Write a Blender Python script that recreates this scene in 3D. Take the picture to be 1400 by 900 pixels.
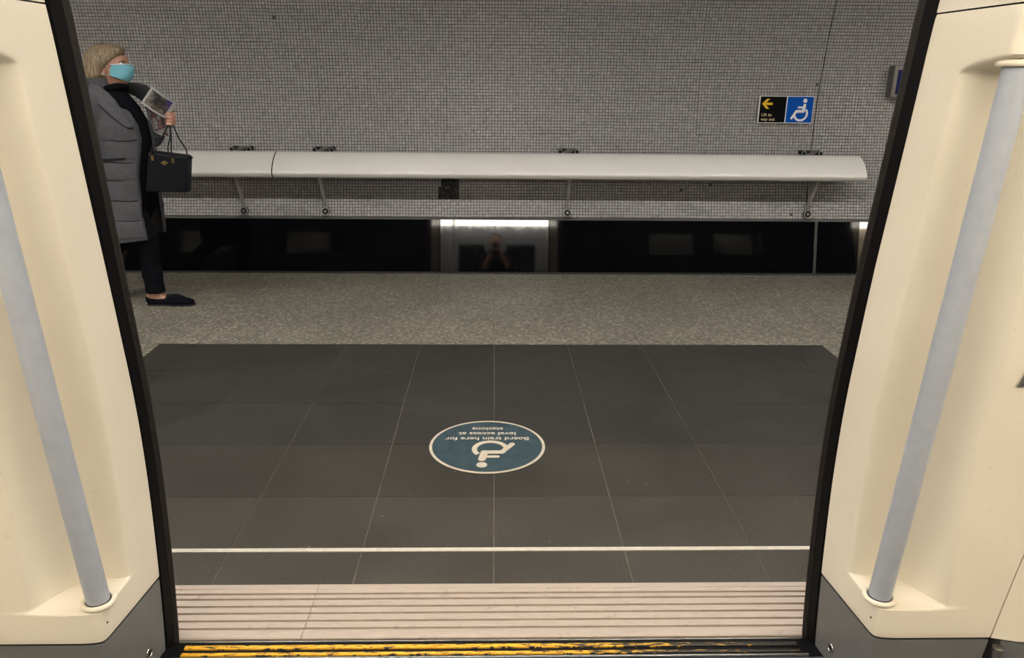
import bpy, bmesh, math, random
import numpy as np
from mathutils import Matrix, Vector
random.seed(7); rng = np.random.default_rng(7)
for o in list(bpy.data.objects): bpy.data.objects.remove(o)
scn = bpy.context.scene
col = scn.collection

# ------------------------------------------------------------------ camera
CAM = Vector((0.0, 0.0, 1.358))
FPX, PITCH, YAW, ROLL = 1041.2, 0.31327, 0.024446, -0.009951
cp, sp, cy, sy = math.cos(PITCH), math.sin(PITCH), math.cos(YAW), math.sin(YAW)
fw = Vector((sy*cp, cy*cp, -sp)); rt = Vector((cy, -sy, 0)); dn = fw.cross(rt)
rt2 = math.cos(ROLL)*rt + math.sin(ROLL)*dn
dn2 = -math.sin(ROLL)*rt + math.cos(ROLL)*dn
cam = bpy.data.objects.new('camera', bpy.data.cameras.new('camera'))
m = Matrix((rt2, -dn2, -fw)).transposed().to_4x4(); m.translation = CAM
cam.matrix_world = m
cam.data.sensor_fit = 'HORIZONTAL'; cam.data.sensor_width = 36.0
cam.data.lens = FPX/1400*36.0
cam.data.clip_start = 0.01; cam.data.clip_end = 100
col.objects.link(cam); scn.camera = cam

# ------------------------------------------------------------------ world and exposure
w = bpy.data.worlds.new('tunnel_dark'); scn.world = w; w.use_nodes = True
w.node_tree.nodes['Background'].inputs[0].default_value = (0.6, 0.6, 0.65, 1)
w.node_tree.nodes['Background'].inputs[1].default_value = 0.004
vs = scn.view_settings
vs.view_transform = 'Standard'; vs.look = 'None'; vs.gamma = 1.0; vs.use_curve_mapping = False
vs.exposure = 0.0
PLATFORM_LIGHT = 78.0     # emission of the platform luminaires
TRAIN_LIGHT = 12.0       # emission of the carriage ceiling strips, middle
TRAIN_FAR = 25.0         # and far side
C_PLAT = (1.0, 0.955, 0.89)
C_TRAIN = (1.0, 0.915, 0.77)

# ------------------------------------------------------------------ materials
def srgb(r, g, b):
    f = lambda c: (c/255/12.92) if c/255 <= .04045 else ((c/255+.055)/1.055)**2.4
    return (f(r), f(g), f(b), 1)

class NT:
    def __init__(s, name):
        s.m = bpy.data.materials.new(name); s.m.use_nodes = True
        s.t = s.m.node_tree; s.b = s.t.nodes['Principled BSDF']
    def n(s, typ, **k):
        nd = s.t.nodes.new(typ)
        for a, v in k.items():
            if a.startswith('i_'):
                key = a[2:]; key = int(key) if key.isdigit() else key
                nd.inputs[key].default_value = v
            else: setattr(nd, a, v)
        return nd
    def l(s, a, b): s.t.links.new(a, b)
    def set(s, **k):
        for a, v in k.items(): s.b.inputs[a.replace('_', ' ')].default_value = v
        return s
    def obj(s): return s.n('ShaderNodeTexCoord').outputs['Object']
    def pos(s): return s.n('ShaderNodeNewGeometry').outputs['Position']
    def noise(s, co, scale, detail=4, rough=.55):
        nd = s.n('ShaderNodeTexNoise'); nd.inputs['Scale'].default_value = scale
        nd.inputs['Detail'].default_value = detail; nd.inputs['Roughness'].default_value = rough
        s.l(co, nd.inputs['Vector']); return nd.outputs['Fac']
    def ramp(s, fac, stops):
        nd = s.n('ShaderNodeValToRGB'); e = nd.color_ramp.elements
        while len(e) < len(stops): e.new(.5)
        for i, (p, c) in enumerate(stops): e[i].position = p; e[i].color = c
        s.l(fac, nd.inputs[0]); return nd.outputs[0]
    def mix(s, fac, a, b, typ='MIX'):
        nd = s.n('ShaderNodeMix', data_type='RGBA', blend_type=typ)
        for sock, v in ((nd.inputs['Factor'], fac), (nd.inputs['A'], a), (nd.inputs['B'], b)):
            if isinstance(v, (int, float, tuple)): sock.default_value = v
            else: s.l(v, sock)
        return nd.outputs['Result']
    def bump(s, h, strength=.2, dist=.002):
        nd = s.n('ShaderNodeBump'); nd.inputs['Strength'].default_value = strength
        nd.inputs['Distance'].default_value = dist
        s.l(h, nd.inputs['Height']); s.l(nd.outputs[0], s.b.inputs['Normal'])

def plain(name, c, rough=.5, metal=0., var=.06, scale=14, spec=.5, bump=0, coat=0):
    t = NT(name).set(Roughness=rough, Metallic=metal)
    t.b.inputs['Specular IOR Level'].default_value = spec
    t.b.inputs['Coat Weight'].default_value = coat
    co = t.obj(); f = t.noise(co, scale)
    d = tuple(x*(1-var) for x in c[:3])+(1,); e = tuple(min(1, x*(1+var)) for x in c[:3])+(1,)
    t.l(t.ramp(f, [(.3, d), (.7, e)]), t.b.inputs['Base Color'])
    if bump: t.bump(t.noise(co, scale*8, 3), bump, .001)
    return t.m

M = {}
M['cream'] = (lambda t: t)(None)
def cream():
    t = NT('cream_moulding').set(Roughness=.38)
    p = t.pos(); f = t.noise(p, 3.0, 3); g = t.noise(p, 60, 6, .7)
    c = t.ramp(f, [(.3, (.70, .632, .515, 1)), (.7, (.745, .678, .557, 1))])
    sc = t.ramp(g, [(.30, (.80, .76, .68, 1)), (.36, (1, 1, 1, 1))])
    t.l(t.mix(.5, c, sc, 'MULTIPLY'), t.b.inputs['Base Color'])
    t.bump(t.noise(p, 420, 2), .04, .0006)
    t.b.inputs['Coat Weight'].default_value = .15; t.b.inputs['Coat Roughness'].default_value = .2
    return t.m
M['cream'] = cream()
M['pole'] = plain('blue_grey_pole', (.36, .385, .43, 1), .34, 0, .05, 40, .5, .05)
M['collar'] = plain('cream_collar', (.74, .67, .54, 1), .35)
M['kick'] = plain('grey_kick_panel', (.125, .125, .122, 1), .42, 0, .08, 9)
M['black'] = plain('black_gap', (.004, .004, .004, 1), .8)
M['rubber'] = plain('black_rubber', (.0025, .0025, .003, 1), .5, 0, .2, 30, .15)
M['rubber2'] = plain('brown_black_rubber', (.016, .0132, .0118, 1), .55, 0, .25, 60, .25)
M['chrome'] = plain('chrome', (.6, .58, .55, 1), .22, 1)
M['steel'] = plain('brushed_steel', (.38, .37, .355, 1), .38, 1, .1, 50)
M['greysteel'] = plain('grey_coated_steel', (.20, .19, .18, 1), .38, .6, .1, 40)
M['darksteel'] = plain('dark_steel_trim', (.09, .09, .09, 1), .35, .8, .1, 40)
M['strut'] = plain('pale_grey_strut', (.34, .33, .31, 1), .4, .2, .1, 40)
M['white'] = plain('white_enamel', (.78, .76, .71, 1), .2, 0, .03, 3, .5, 0, .3)
M['luminaire'] = plain('luminaire_housing', (.5, .5, .5, 1), .5)
M['concrete'] = plain('tunnel_lining', (.16, .155, .15, 1), .85, 0, .15, 2)
M['ceil'] = plain('carriage_ceiling', (.45, .44, .42, 1), .5)
M['carfloor'] = plain('carriage_floor', (.06, .06, .065, 1), .6, 0, .2, 90)
M['ext_white'] = plain('exterior_dark_paint', (.03, .03, .036, 1), .35)
M['ext_red'] = plain('exterior_red_paint', (.16, .012, .012, 1), .35)
M['fardoor'] = plain('grey_door_paint', (.20, .215, .24, 1), .5)
M['seat'] = plain('blue_moquette', (.02, .03, .09, 1), .9, 0, .5, 60)

def panel_glass(name='black_glass_panel', spec=.16):
    t = NT(name).set(Roughness=.03)
    t.b.inputs['Specular IOR Level'].default_value = spec
    p = t.pos(); f = t.noise(p, 6, 3)
    t.l(t.ramp(f, [(.3, (.0018, .002, .003, 1)), (.7, (.003, .003, .004, 1))]), t.b.inputs['Base Color'])
    t.l(t.ramp(t.noise(p, 25, 5), [(.3, (.025,)*3+(1,)), (.8, (.07,)*3+(1,))]), t.b.inputs['Roughness'])
    return t.m
M['panel'] = panel_glass(); M['panel_mirror'] = panel_glass('polished_black_panel', 1.0)

def window_glass():
    t = NT('window_glass').set(Roughness=.0, IOR=1.45)
    t.b.inputs['Transmission Weight'].default_value = 1
    t.l(t.ramp(t.noise(t.obj(), 3), [(.3, (.52, .58, .57, 1)), (.7, (.55, .6, .59, 1))]), t.b.inputs['Base Color'])
    return t.m
M['glass'] = window_glass()

def emit(name, c, s):
    t = NT(name)
    t.l(t.ramp(t.noise(t.obj(), 3), [(.2, tuple(x*.97 for x in c)+(1,)), (.8, tuple(c)+(1,))]), t.b.inputs['Emission Color'])
    t.b.inputs['Emission Strength'].default_value = s
    t.b.inputs['Base Color'].default_value = (.8, .8, .8, 1)
    return t.m
M['lamp_plat'] = emit('platform_diffuser', C_PLAT, PLATFORM_LIGHT)
M['lamp_train'] = emit('carriage_diffuser', C_TRAIN, TRAIN_LIGHT)
M['lamp_far'] = emit('carriage_diffuser_far', C_TRAIN, TRAIN_FAR)

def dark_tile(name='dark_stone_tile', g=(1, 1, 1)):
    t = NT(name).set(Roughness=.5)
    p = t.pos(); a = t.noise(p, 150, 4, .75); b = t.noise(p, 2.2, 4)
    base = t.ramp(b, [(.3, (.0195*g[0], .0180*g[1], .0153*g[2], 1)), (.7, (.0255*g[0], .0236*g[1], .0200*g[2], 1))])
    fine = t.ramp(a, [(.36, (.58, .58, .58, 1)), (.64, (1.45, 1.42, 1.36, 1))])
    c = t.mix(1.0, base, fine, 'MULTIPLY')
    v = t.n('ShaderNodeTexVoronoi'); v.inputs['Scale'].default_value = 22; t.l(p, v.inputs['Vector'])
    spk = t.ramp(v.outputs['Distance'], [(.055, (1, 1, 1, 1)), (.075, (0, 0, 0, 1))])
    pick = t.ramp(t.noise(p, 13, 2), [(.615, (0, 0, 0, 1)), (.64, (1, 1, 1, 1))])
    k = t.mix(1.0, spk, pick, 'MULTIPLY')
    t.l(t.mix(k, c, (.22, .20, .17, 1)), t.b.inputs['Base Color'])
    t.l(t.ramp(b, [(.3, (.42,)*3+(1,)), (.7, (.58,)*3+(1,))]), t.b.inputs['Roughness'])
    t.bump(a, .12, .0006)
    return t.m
M['dark_tile'] = dark_tile(); M['edge_tile'] = dark_tile('brown_stone_tile', (1.70, 1.60, 1.50)); M['mid_tile'] = dark_tile('mid_brown_stone_tile', (1.25, 1.21, 1.16))  # paler, browner in two steps for the rows nearest the platform edge

def terrazzo():
    t = NT('terrazzo').set(Roughness=.45)
    p = t.pos()
    v = t.n('ShaderNodeTexVoronoi'); v.inputs['Scale'].default_value = 85; t.l(p, v.inputs['Vector'])
    sep = t.n('ShaderNodeSeparateColor'); t.l(v.outputs['Color'], sep.inputs[0])
    chips = t.ramp(sep.outputs[0], [(.0, (.035, .032, .025, 1)), (.30, (.12, .11, .088, 1)), (.66, (.19, .175, .140, 1)), (.86, (.42, .39, .32, 1)), (1, (.56, .52, .44, 1))])
    n2 = t.noise(p, 190, 3, .6)
    c = t.mix(.5, chips, t.ramp(n2, [(.35, (.045, .041, .033, 1)), (.65, (.26, .24, .195, 1))]))
    dirt = t.ramp(t.noise(p, 1.6, 4), [(.3, (.80, .79, .77, 1)), (.7, (1.06, 1.05, 1.03, 1))])
    t.l(t.mix(1.0, c, dirt, 'MULTIPLY'), t.b.inputs['Base Color'])
    return t.m
M['terrazzo'] = terrazzo()
M['grout'] = plain('floor_grout', (.16, .135, .105, 1), .8, 0, .4, 12)
M['whiteline'] = plain('white_inlay_line', (.44, .40, .33, 1), .6, 0, .1, 50)

def nosing():
    t = NT('ribbed_nosing_metal').set(Roughness=.45, Metallic=.15)
    p = t.pos(); mp = t.n('ShaderNodeMapping'); mp.inputs['Scale'].default_value = (3, 60, 1); t.l(p, mp.inputs[0])
    f = t.noise(mp.outputs[0], 6, 6, .7); g = t.noise(p, 25, 5, .7)
    c = t.ramp(f, [(.3, (.335, .272, .225, 1)), (.7, (.45, .375, .318, 1))])
    d = t.ramp(g, [(.28, (.62, .57, .55, 1)), (.40, (1, 1, 1, 1))])
    t.l(t.mix(.8, c, d, 'MULTIPLY'), t.b.inputs['Base Color'])
    return t.m
M['nosing'] = nosing()

def worn_yellow():
    t = NT('worn_yellow_paint').set(Roughness=.5)
    p = t.pos(); mp = t.n('ShaderNodeMapping'); mp.inputs['Scale'].default_value = (18, 110, 1); t.l(p, mp.inputs[0])
    a = t.noise(mp.outputs[0], 1.6, 8, .75)
    sx = t.n('ShaderNodeSeparateXYZ'); t.l(p, sx.inputs[0])
    mr = t.n('ShaderNodeMapRange'); t.l(sx.outputs[0], mr.inputs[0])
    for i_, v_ in zip((1, 2, 3, 4), (.05, .7, 0.0, .16)): mr.inputs[i_].default_value = v_
    ad = t.n('ShaderNodeMath', operation='ADD'); t.l(a, ad.inputs[0]); t.l(mr.outputs[0], ad.inputs[1])
    k = t.ramp(ad.outputs[0], [(.525, (0, 0, 0, 1)), (.56, (1, 1, 1, 1))])
    y = t.ramp(t.noise(p, 40, 3), [(.3, (.62, .31, .012, 1)), (.7, (.74, .40, .02, 1))])
    t.l(t.mix(k, y, (.014, .012, .009, 1)), t.b.inputs['Base Color'])
    return t.m
M['yellow_worn'] = worn_yellow()

def mosaic():
    t = NT('grey_mosaic_tile').set(Roughness=.3)
    at = t.n('ShaderNodeAttribute', attribute_name='tint')
    t.l(at.outputs['Color'], t.b.inputs['Base Color'])
    return t.m
M['mosaic'] = mosaic()
M['wallgrout'] = plain('mosaic_grout', (.105, .098, .092, 1), .9, 0, .25, 20)

# people and things
M['skin'] = plain('skin', (.45, .235, .16, 1), .5, 0, .08, 25)
M['skin_hand'] = M['skin']
M['hair'] = None
def hair():
    t = NT('blonde_hair').set(Roughness=.5)
    p = t.obj(); mp = t.n('ShaderNodeMapping'); mp.inputs['Scale'].default_value = (55, 55, 9); t.l(p, mp.inputs[0])
    f = t.noise(mp.outputs[0], 2.0, 4, .65)
    t.l(t.ramp(f, [(.25, (.085, .058, .034, 1)), (.5, (.20, .145, .085, 1)), (.78, (.40, .31, .20, 1))]), t.b.inputs['Base Color'])
    t.bump(f, .5, .004)
    return t.m
M['hair'] = hair()
M['hair_dark'] = plain('dark_hair', (.02, .014, .010, 1), .5, 0, .3, 60)
M['coat'] = plain('grey_wool_coat', (.082, .083, .090, 1), .9, 0, .12, 60, .15, .25)
M['coat_seam'] = plain('coat_seam', (.012, .012, .014, 1), .95)
M['blackcloth'] = plain('black_cloth', (.004, .0045, .007, 1), .9, 0, .2, 50, .1)
M['blackleather'] = plain('black_leather', (.004, .005, .008, 1), .5, 0, .2, 80, .25, .15)
M['brass'] = plain('brass', (.62, .46, .22, 1), .3, 1)
M['mask'] = plain('blue_surgical_mask', (.16, .43, .52, 1), .8, 0, .05, 40)
M['maskband'] = plain('mask_white_band', (.62, .66, .68, 1), .8)
M['eyewhite'] = plain('eye_white', (.6, .58, .55, 1), .3)
M['iris'] = plain('iris', (.02, .015, .012, 1), .2)
M['paper'] = plain('magazine_pages', (.30, .295, .28, 1), .6)
M['signblack'] = plain('sign_black', (.0025, .0025, .003, 1), .5, 0, .06, 14, .08)
M['signblue'] = plain('sign_blue', (.002, .075, .38, 1), .5, 0, .06, 14, .12)
M['signwhite'] = plain('sign_white', (.80, .80, .79, 1), .4)
M['signyellow'] = plain('sign_yellow', (.78, .50, .02, 1), .4)
M['signcream'] = plain('sign_cream_lettering', (.70, .58, .30, 1), .4)
M['stickerblue'] = plain('sticker_blue_grey', (.025, .047, .058, 1), .5, 0, .22, 22)
M['stickercream'] = plain('sticker_cream', (.45, .385, .295, 1), .55, 0, .08, 40)
M['helpblue'] = plain('info_box_blue', (.003, .008, .085, 1), .35, 0, .06, 14, .2)

# ------------------------------------------------------------------ mesh helpers
def link(o, parent=None):
    col.objects.link(o)
    if parent is not None: o.parent = parent
    return o
def raw(name, V, F, mat, parent=None, smooth=False, angle=None):
    me = bpy.data.meshes.new(name)
    V = np.asarray(V, dtype=float)
    me.from_pydata(V.tolist(), [], [list(map(int, f)) for f in F])
    me.update()
    me.materials.append(M[mat] if isinstance(mat, str) else mat)
    if smooth: me.polygons.foreach_set('use_smooth', [True]*len(me.polygons))
    if smooth and angle: me.set_sharp_from_angle(angle=math.radians(angle))
    return link(bpy.data.objects.new(name, me), parent)
def fast_quads(name, V, F, mat, parent=None, smooth=True):
    me = bpy.data.meshes.new(name); V = np.asarray(V, np.float32); F = np.asarray(F, np.int32)
    me.vertices.add(len(V)); me.vertices.foreach_set('co', V.ravel())
    me.loops.add(F.size); me.loops.foreach_set('vertex_index', F.ravel())
    me.polygons.add(len(F)); me.polygons.foreach_set('loop_start', np.arange(0, F.size, 4, dtype=np.int32))
    me.polygons.foreach_set('use_smooth', np.full(len(F), smooth))
    me.update(calc_edges=True); me.validate()
    me.materials.append(M[mat] if isinstance(mat, str) else mat)
    return link(bpy.data.objects.new(name, me), parent)

class MB:
    def __init__(s): s.V = []; s.F = []
    def add(s, V, F):
        o = len(s.V); s.V += [tuple(v) for v in V]; s.F += [tuple(i+o for i in f) for f in F]; return s
    def box(s, x0, x1, y0, y1, z0, z1):
        return s.add([(x, y, z) for z in (z0, z1) for y in (y0, y1) for x in (x0, x1)],
                     [(0, 2, 3, 1), (4, 5, 7, 6), (0, 1, 5, 4), (2, 6, 7, 3), (0, 4, 6, 2), (1, 3, 7, 5)])
    def bevbox(s, x0, x1, y0, y1, z0, z1, b=.002):
        bm = bmesh.new(); bmesh.ops.create_cube(bm, size=1)
        for v in bm.verts: v.co = Vector(((x0+x1)/2+v.co.x*(x1-x0), (y0+y1)/2+v.co.y*(y1-y0), (z0+z1)/2+v.co.z*(z1-z0)))
        bmesh.ops.bevel(bm, geom=bm.edges[:], offset=b, segments=2, affect='EDGES', profile=.6)
        s.add([v.co[:] for v in bm.verts], [[v.index for v in f.verts] for f in bm.faces] if not bm.verts.index_update() else 0)
        bm.free(); return s
    def tube(s, pts, r, n=12, cap=True):
        pts = [Vector(p) for p in pts]; R = r if isinstance(r, (list, tuple)) else [r]*len(pts)
        V = []; F = []; up = Vector((0, 0, 1)); prev = None
        for i, p in enumerate(pts):
            d = (pts[min(i+1, len(pts)-1)]-pts[max(i-1, 0)]).normalized()
            if prev is None:
                a = d.cross(up if abs(d.z) < .9 else Vector((1, 0, 0))).normalized()
            else: a = (prev-d*prev.dot(d)).normalized()
            prev = a; b = d.cross(a)
            for k in range(n):
                t = 2*math.pi*k/n; V.append(p+(a*math.cos(t)+b*math.sin(t))*R[i])
        for i in range(len(pts)-1):
            for k in range(n):
                k2 = (k+1) % n; F.append((i*n+k, i*n+k2, (i+1)*n+k2, (i+1)*n+k))
        if cap: F.append(tuple(range(n))[::-1]); F.append(tuple((len(pts)-1)*n+k for k in range(n)))
        return s.add(V, F)
    def torus(s, c, axis, R, r, n=24, k=10):
        ax = Vector(axis).normalized(); a = ax.cross(Vector((0, 0, 1)) if abs(ax.z) < .9 else Vector((1, 0, 0))).normalized(); b = ax.cross(a)
        V = []; F = []; c = Vector(c)
        for i in range(n):
            t = 2*math.pi*i/n; d = a*math.cos(t)+b*math.sin(t)
            for j in range(k):
                u = 2*math.pi*j/k; V.append(c+d*(R+r*math.cos(u))+ax*r*math.sin(u))
        for i in range(n):
            for j in range(k):
                F.append((i*k+j, ((i+1) % n)*k+j, ((i+1) % n)*k+(j+1) % k, i*k+(j+1) % k))
        return s.add(V, F)
    def extrude_x(s, prof, x0, x1, close=True):
        # prof: list of (y, z)
        n = len(prof); V = [(x0, y, z) for y, z in prof]+[(x1, y, z) for y, z in prof]
        F = [(i, (i+1) % n, n+(i+1) % n, n+i) for i in range(n if close else n-1)]
        if close: F += [tuple(range(n))[::-1], tuple(range(n, 2*n))]
        return s.add(V, F)
    def build(s, name, mat, parent=None, smooth=False, angle=None):
        o = raw(name, s.V, s.F, mat, parent, smooth, angle)
        bm = bmesh.new(); bm.from_mesh(o.data); bmesh.ops.recalc_face_normals(bm, faces=bm.faces); bm.to_mesh(o.data); bm.free()
        if smooth and angle: o.data.set_sharp_from_angle(angle=math.radians(angle))
        return o

def tag(o, label=None, cat=None, group=None, kind=None):
    for k, v in (('label', label), ('category', cat), ('group', group), ('kind', kind)):
        if v: o[k] = v
    return o
def empty(name, loc=(0, 0, 0), **k):
    o = bpy.data.objects.new(name, None); o.location = loc; o.empty_display_size = .1; link(o); return tag(o, **k)
def adopt(o, parent):
    # parent while keeping world coordinates of the mesh
    o.parent = parent; o.matrix_parent_inverse = Matrix.Translation(-Vector(parent.location)); return o

# tube-car side profile: how far the side leans with height
ZS = [-.6, -.2, 0, .19, .38, .5, .66, .93, 1.2, 1.5, 1.7, 1.85, 2.0]
LS = [-.16, -.085, -.036, -.014, 0, .004, 0, -.030, -.064, -.100, -.15, -.20, -.27]
def L(z): return float(np.interp(z, ZS, LS))
zsm = np.linspace(-.6, 2.0, 261)
_l = np.interp(zsm, ZS, LS); _k = np.ones(17)/17
_lp = np.convolve(np.pad(_l, 8, mode='edge'), _k, 'valid')
def L(z): return float(np.interp(z, zsm, _lp))

def slab(mb, x0, x1, z0, z1, d0, d1, sgn=1, n=None, base=0.0):
    # curved slab between depth offsets d0 (inside) and d1 (outside) following the car side; sgn -1: far side
    n = n or max(2, int((z1-z0)/.08)+1); zz = np.linspace(z0, z1, n)
    V = []; F = []
    for z in zz:
        for x, d in ((x0, d0), (x1, d0), (x1, d1), (x0, d1)): V.append((x, base+sgn*(d+L(z)), z))
    for i in range(n-1):
        for k in range(4):
            a = i*4+k; b = i*4+(k+1) % 4; F.append((a, b, b+4, a+4))
    F.append((3, 2, 1, 0)); F.append(tuple((n-1)*4+k for k in range(4)))
    return mb.add(V, F)

# ------------------------------------------------------------------ tunnel shell
T = .4
RT, ZT, DT = 3.3, 1.40, 2.497          # tunnel circle: radius, centre height, centre depth
def wallD(z): return DT+math.sqrt(RT*RT-(z-ZT)**2)
XW = 7.0
# floor slab (platform)
fl = MB().box(-XW, XW, 1.62, 5.62, -.90, -.0022).build('floor', 'grout'); tag(fl, 'station platform floor paved with dark and terrazzo tiles', 'floor', kind='structure')
TILE = None
def tile_mesh(w, d, b=.0010, th=.018):
    mb = MB().bevbox(-w/2, w/2, -d/2, d/2, -th, 0, b)
    me = bpy.data.meshes.new('tile'); me.from_pydata(mb.V, [], mb.F); me.update(); return me
tcache = {}
def tile(name, mat, x0, x1, y0, y1, z=0, j=.0012):
    w, d = round(x1-x0-2*j, 4), round(y1-y0-2*j, 4)
    key = (w, d, mat)
    if key not in tcache:
        me = tile_mesh(w, d); me.materials.append(M[mat]); tcache[key] = me
    o = bpy.data.objects.new(name, tcache[key]); o.location = ((x0+x1)/2, (y0+y1)/2, z+random.uniform(-.0004, .0004))
    return link(o, fl)
D0 = 2.319
dark_rows = [(1.832, 1.997), (2.017, D0)]+[(D0+k*T, D0+(k+1)*T) for k in range(4)]
xcuts = [-1.8]+[k*T for k in range(-4, 5)]+[1.8]
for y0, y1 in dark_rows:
    for a, b in zip(xcuts[:-1], xcuts[1:]): tile('dark_floor_tile', 'edge_tile' if y1 < 2.33 else 'mid_tile' if y1 < 2.73 else 'dark_tile', a, b, y0, y1)
for k in range(4):
    for c in range(-11, 11): tile('terrazzo_slab', 'terrazzo', c*T, (c+1)*T, D0+(4+k)*T, D0+(5+k)*T)
for y0, y1 in dark_rows:
    for s in (-1, 1):
        e = [1.8, 2.0, 2.4, 2.8, 3.2, 3.6, 4.0, 4.4]
        for a, b in zip(e[:-1], e[1:]):
            tile('terrazzo_slab', 'terrazzo', min(s*a, s*b), max(s*a, s*b), y0, y1)
rest = MB()
for s in (-1, 1):
    rest.box(min(s*4.4, s*XW), max(s*4.4, s*XW), 1.832, 5.519, -.018, -.0005)
rest.build('terrazzo_beyond', 'terrazzo', fl)
MB().box(-XW, XW, 1.998, 2.016, -.018, .0006).build('white_line', 'whiteline', fl)
# ribbed metal nosing along the platform edge, in sections
def nosing_section(x0, x1):
    top, g = .004, .0055
    edges = [1.8325, 1.7990, 1.7965]
    prof = [(1.8325, -.05), (1.8325, top+.001), (1.8145, top+.001), (1.8125, top-.001)]
    for gd in (1.7930, 1.7707, 1.7400, 1.7122, 1.6819, 1.6524):
        prof += [(gd+.0050, top-.0012), (gd+.0032, top), (gd+.0024, top-g), (gd-.0024, top-g), (gd-.0034, top-.0012)]
    prof += [(1.6400, top), (1.6200, top), (1.6170, top-.003), (1.6170, -.05)]
    return MB().extrude_x(prof, x0, x1).build('edge_nosing', 'nosing', fl)
nosing_section(-4.0, -.4925); nosing_section(-.491, 3.2)
for a, b in ((-XW, -4.002), (3.202, XW)): nosing_section(a, b)

# wall (back)
a0 = math.asin((.385-ZT)/RT); a1 = math.radians(152)
prof = []
for i in range(73):
    a = a0+(a1-a0)*i/72; prof.append((DT+RT*math.cos(a), ZT+RT*math.sin(a)))
iw = [i for i, p in enumerate(prof) if p[1] < 2.75 and p[0] > DT][-1]
wallprof = prof[:iw+1]
back = [(y+.25, z) for y, z in wallprof[::-1]]
wall = MB().extrude_x(wallprof+back, -XW, XW).build('wall_back', 'wallgrout', smooth=True, angle=30)
tag(wall, 'curved platform wall clad in small grey mosaic tiles', 'wall', kind='structure')
cp_ = prof[iw:]
ceil = MB().extrude_x(cp_+[(DT+(y-DT)*1.08, ZT+(z-ZT)*1.08) for y, z in cp_[::-1]], -XW, XW).build('ceiling', 'concrete', smooth=True, angle=30)
tag(ceil, 'dark curved tunnel lining above the platform and train', 'ceiling', kind='structure')
ts = MB().box(-XW, XW, -1.15, -.95, -1.2, 2.92).build('wall_track', 'concrete'); tag(ts, 'tunnel lining behind the train', 'wall', kind='structure')
tb = MB().box(-XW, XW, -1.0, 1.62, -1.2, -1.0).build('floor_track', 'concrete'); tag(tb, 'dark track bed below the train', 'floor', kind='structure')
for s, nm in ((-1, 'wall_left'), (1, 'wall_right')):
    e = MB().box(min(s*XW, s*(XW+.1)), max(s*XW, s*(XW+.1)), -1.15, 6.0, -1.2, 4.8).build(nm, 'concrete')
    tag(e, 'end of the tunnel to the '+nm[5:], 'wall', kind='structure')

# mosaic tiles, real relief, one mesh
def build_mosaic():
    P = .0219; g = .0040; th = .0045
    aS = math.asin((.4035-ZT)/RT); rows = 96; cols = 424; xs = -cols*P/2
    rr, cc = np.meshgrid(np.arange(rows), np.arange(cols), indexing='ij'); rr = rr.ravel(); cc = cc.ravel()
    u = xs+(cc+.5)*P; v = (rr+.5)*P
    # mounting sheets of 14 x 14: small offsets
    sh = rng.normal(0, 1, (rows//14+2, cols//14+2, 3))
    s_ = sh[rr//14, cc//14]
    u = u+s_[:, 0]*.0007; v = v+s_[:, 1]*.0008+(cc % 14-7)*P*s_[:, 2]*.0025
    v = v+.0012*np.sin(u*2.3+rr*.2)+.0008*np.sin(u*7.1+rr*.55)
    keep = np.ones(len(u), bool)
    zz = ZT+RT*np.sin(aS+v/RT)
    keep &= ~((u > -.415) & (u < -.272) & (zz > .520) & (zz < .70) & ~((u < -.392) & (zz > .615)) )
    rnd = rng.random(len(u))
    low = (zz < .75) & (u > .55) & (u < 2.35)
    keep &= ~(low & (rnd < .003)) & ~(rnd < .0001)
    keep &= ~((abs(u-2.352) < .016) & (abs(zz-1.372) < .012))
    u, v, rr, cc, zz = u[keep], v[keep], rr[keep], cc[keep], zz[keep]; n = len(u)
    h = P/2-g/2
    jj = rng.normal(0, .00035, (n, 2))
    tilt = rng.normal(0, .012, (n, 2))
    corners = np.array([(-1, -1), (1, -1), (1, 1), (-1, 1)])
    V = np.zeros((n, 8, 3))
    for k in range(8):
        cx, cyy = corners[k % 4]; top = k >= 4
        sc = h-(.0009 if top else 0)
        du = cx*sc+jj[:, 0]; dv = cyy*sc+jj[:, 1]
        r = RT-(th+tilt[:, 0]*du+tilt[:, 1]*dv if top else -.001)
        a = aS+(v+dv)/RT
        V[:, k, 0] = u+du; V[:, k, 1] = DT+r*np.cos(a); V[:, k, 2] = ZT+r*np.sin(a)
    base = (np.arange(n)*8)[:, None, None]
    f = np.array([(4, 5, 6, 7), (0, 1, 5, 4), (1, 2, 6, 5), (2, 3, 7, 6), (3, 0, 4, 7)])
    F = (base+f[None]).reshape(-1, 4)
    o = fast_quads('mosaic_tiles', V.reshape(-1, 3), F, 'mosaic', wall, smooth=False)
    bm = o.data
    t = .40*(1+rng.normal(0, .085, n)); tint = rng.normal(0, .02, (n, 3))
    pat = .5+.5*np.sin(u*3.1+1.3)*np.sin(zz*4.7+u)
    pink = (pat > .80)*.035
    colr = np.stack([t*(1.0+pink), t*(.975-pink*.6), t*(.965)], 1)*(1+tint)
    # old adhesive stains low on the wall
    st = (zz < .8)*(np.sin(u*5.3)*np.sin(zz*21+u*3) > .72)*.18
    colr *= (1-st)[:, None]
    rgba = np.ones((n, 8, 4), np.float32); rgba[:, :, :3] = np.clip(colr, .01, .9)[:, None, :]
    at = bm.attributes.new('tint', 'FLOAT_COLOR', 'POINT'); at.data.foreach_set('color', rgba.ravel())
    tag(o, kind='stuff')
build_mosaic()
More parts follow.
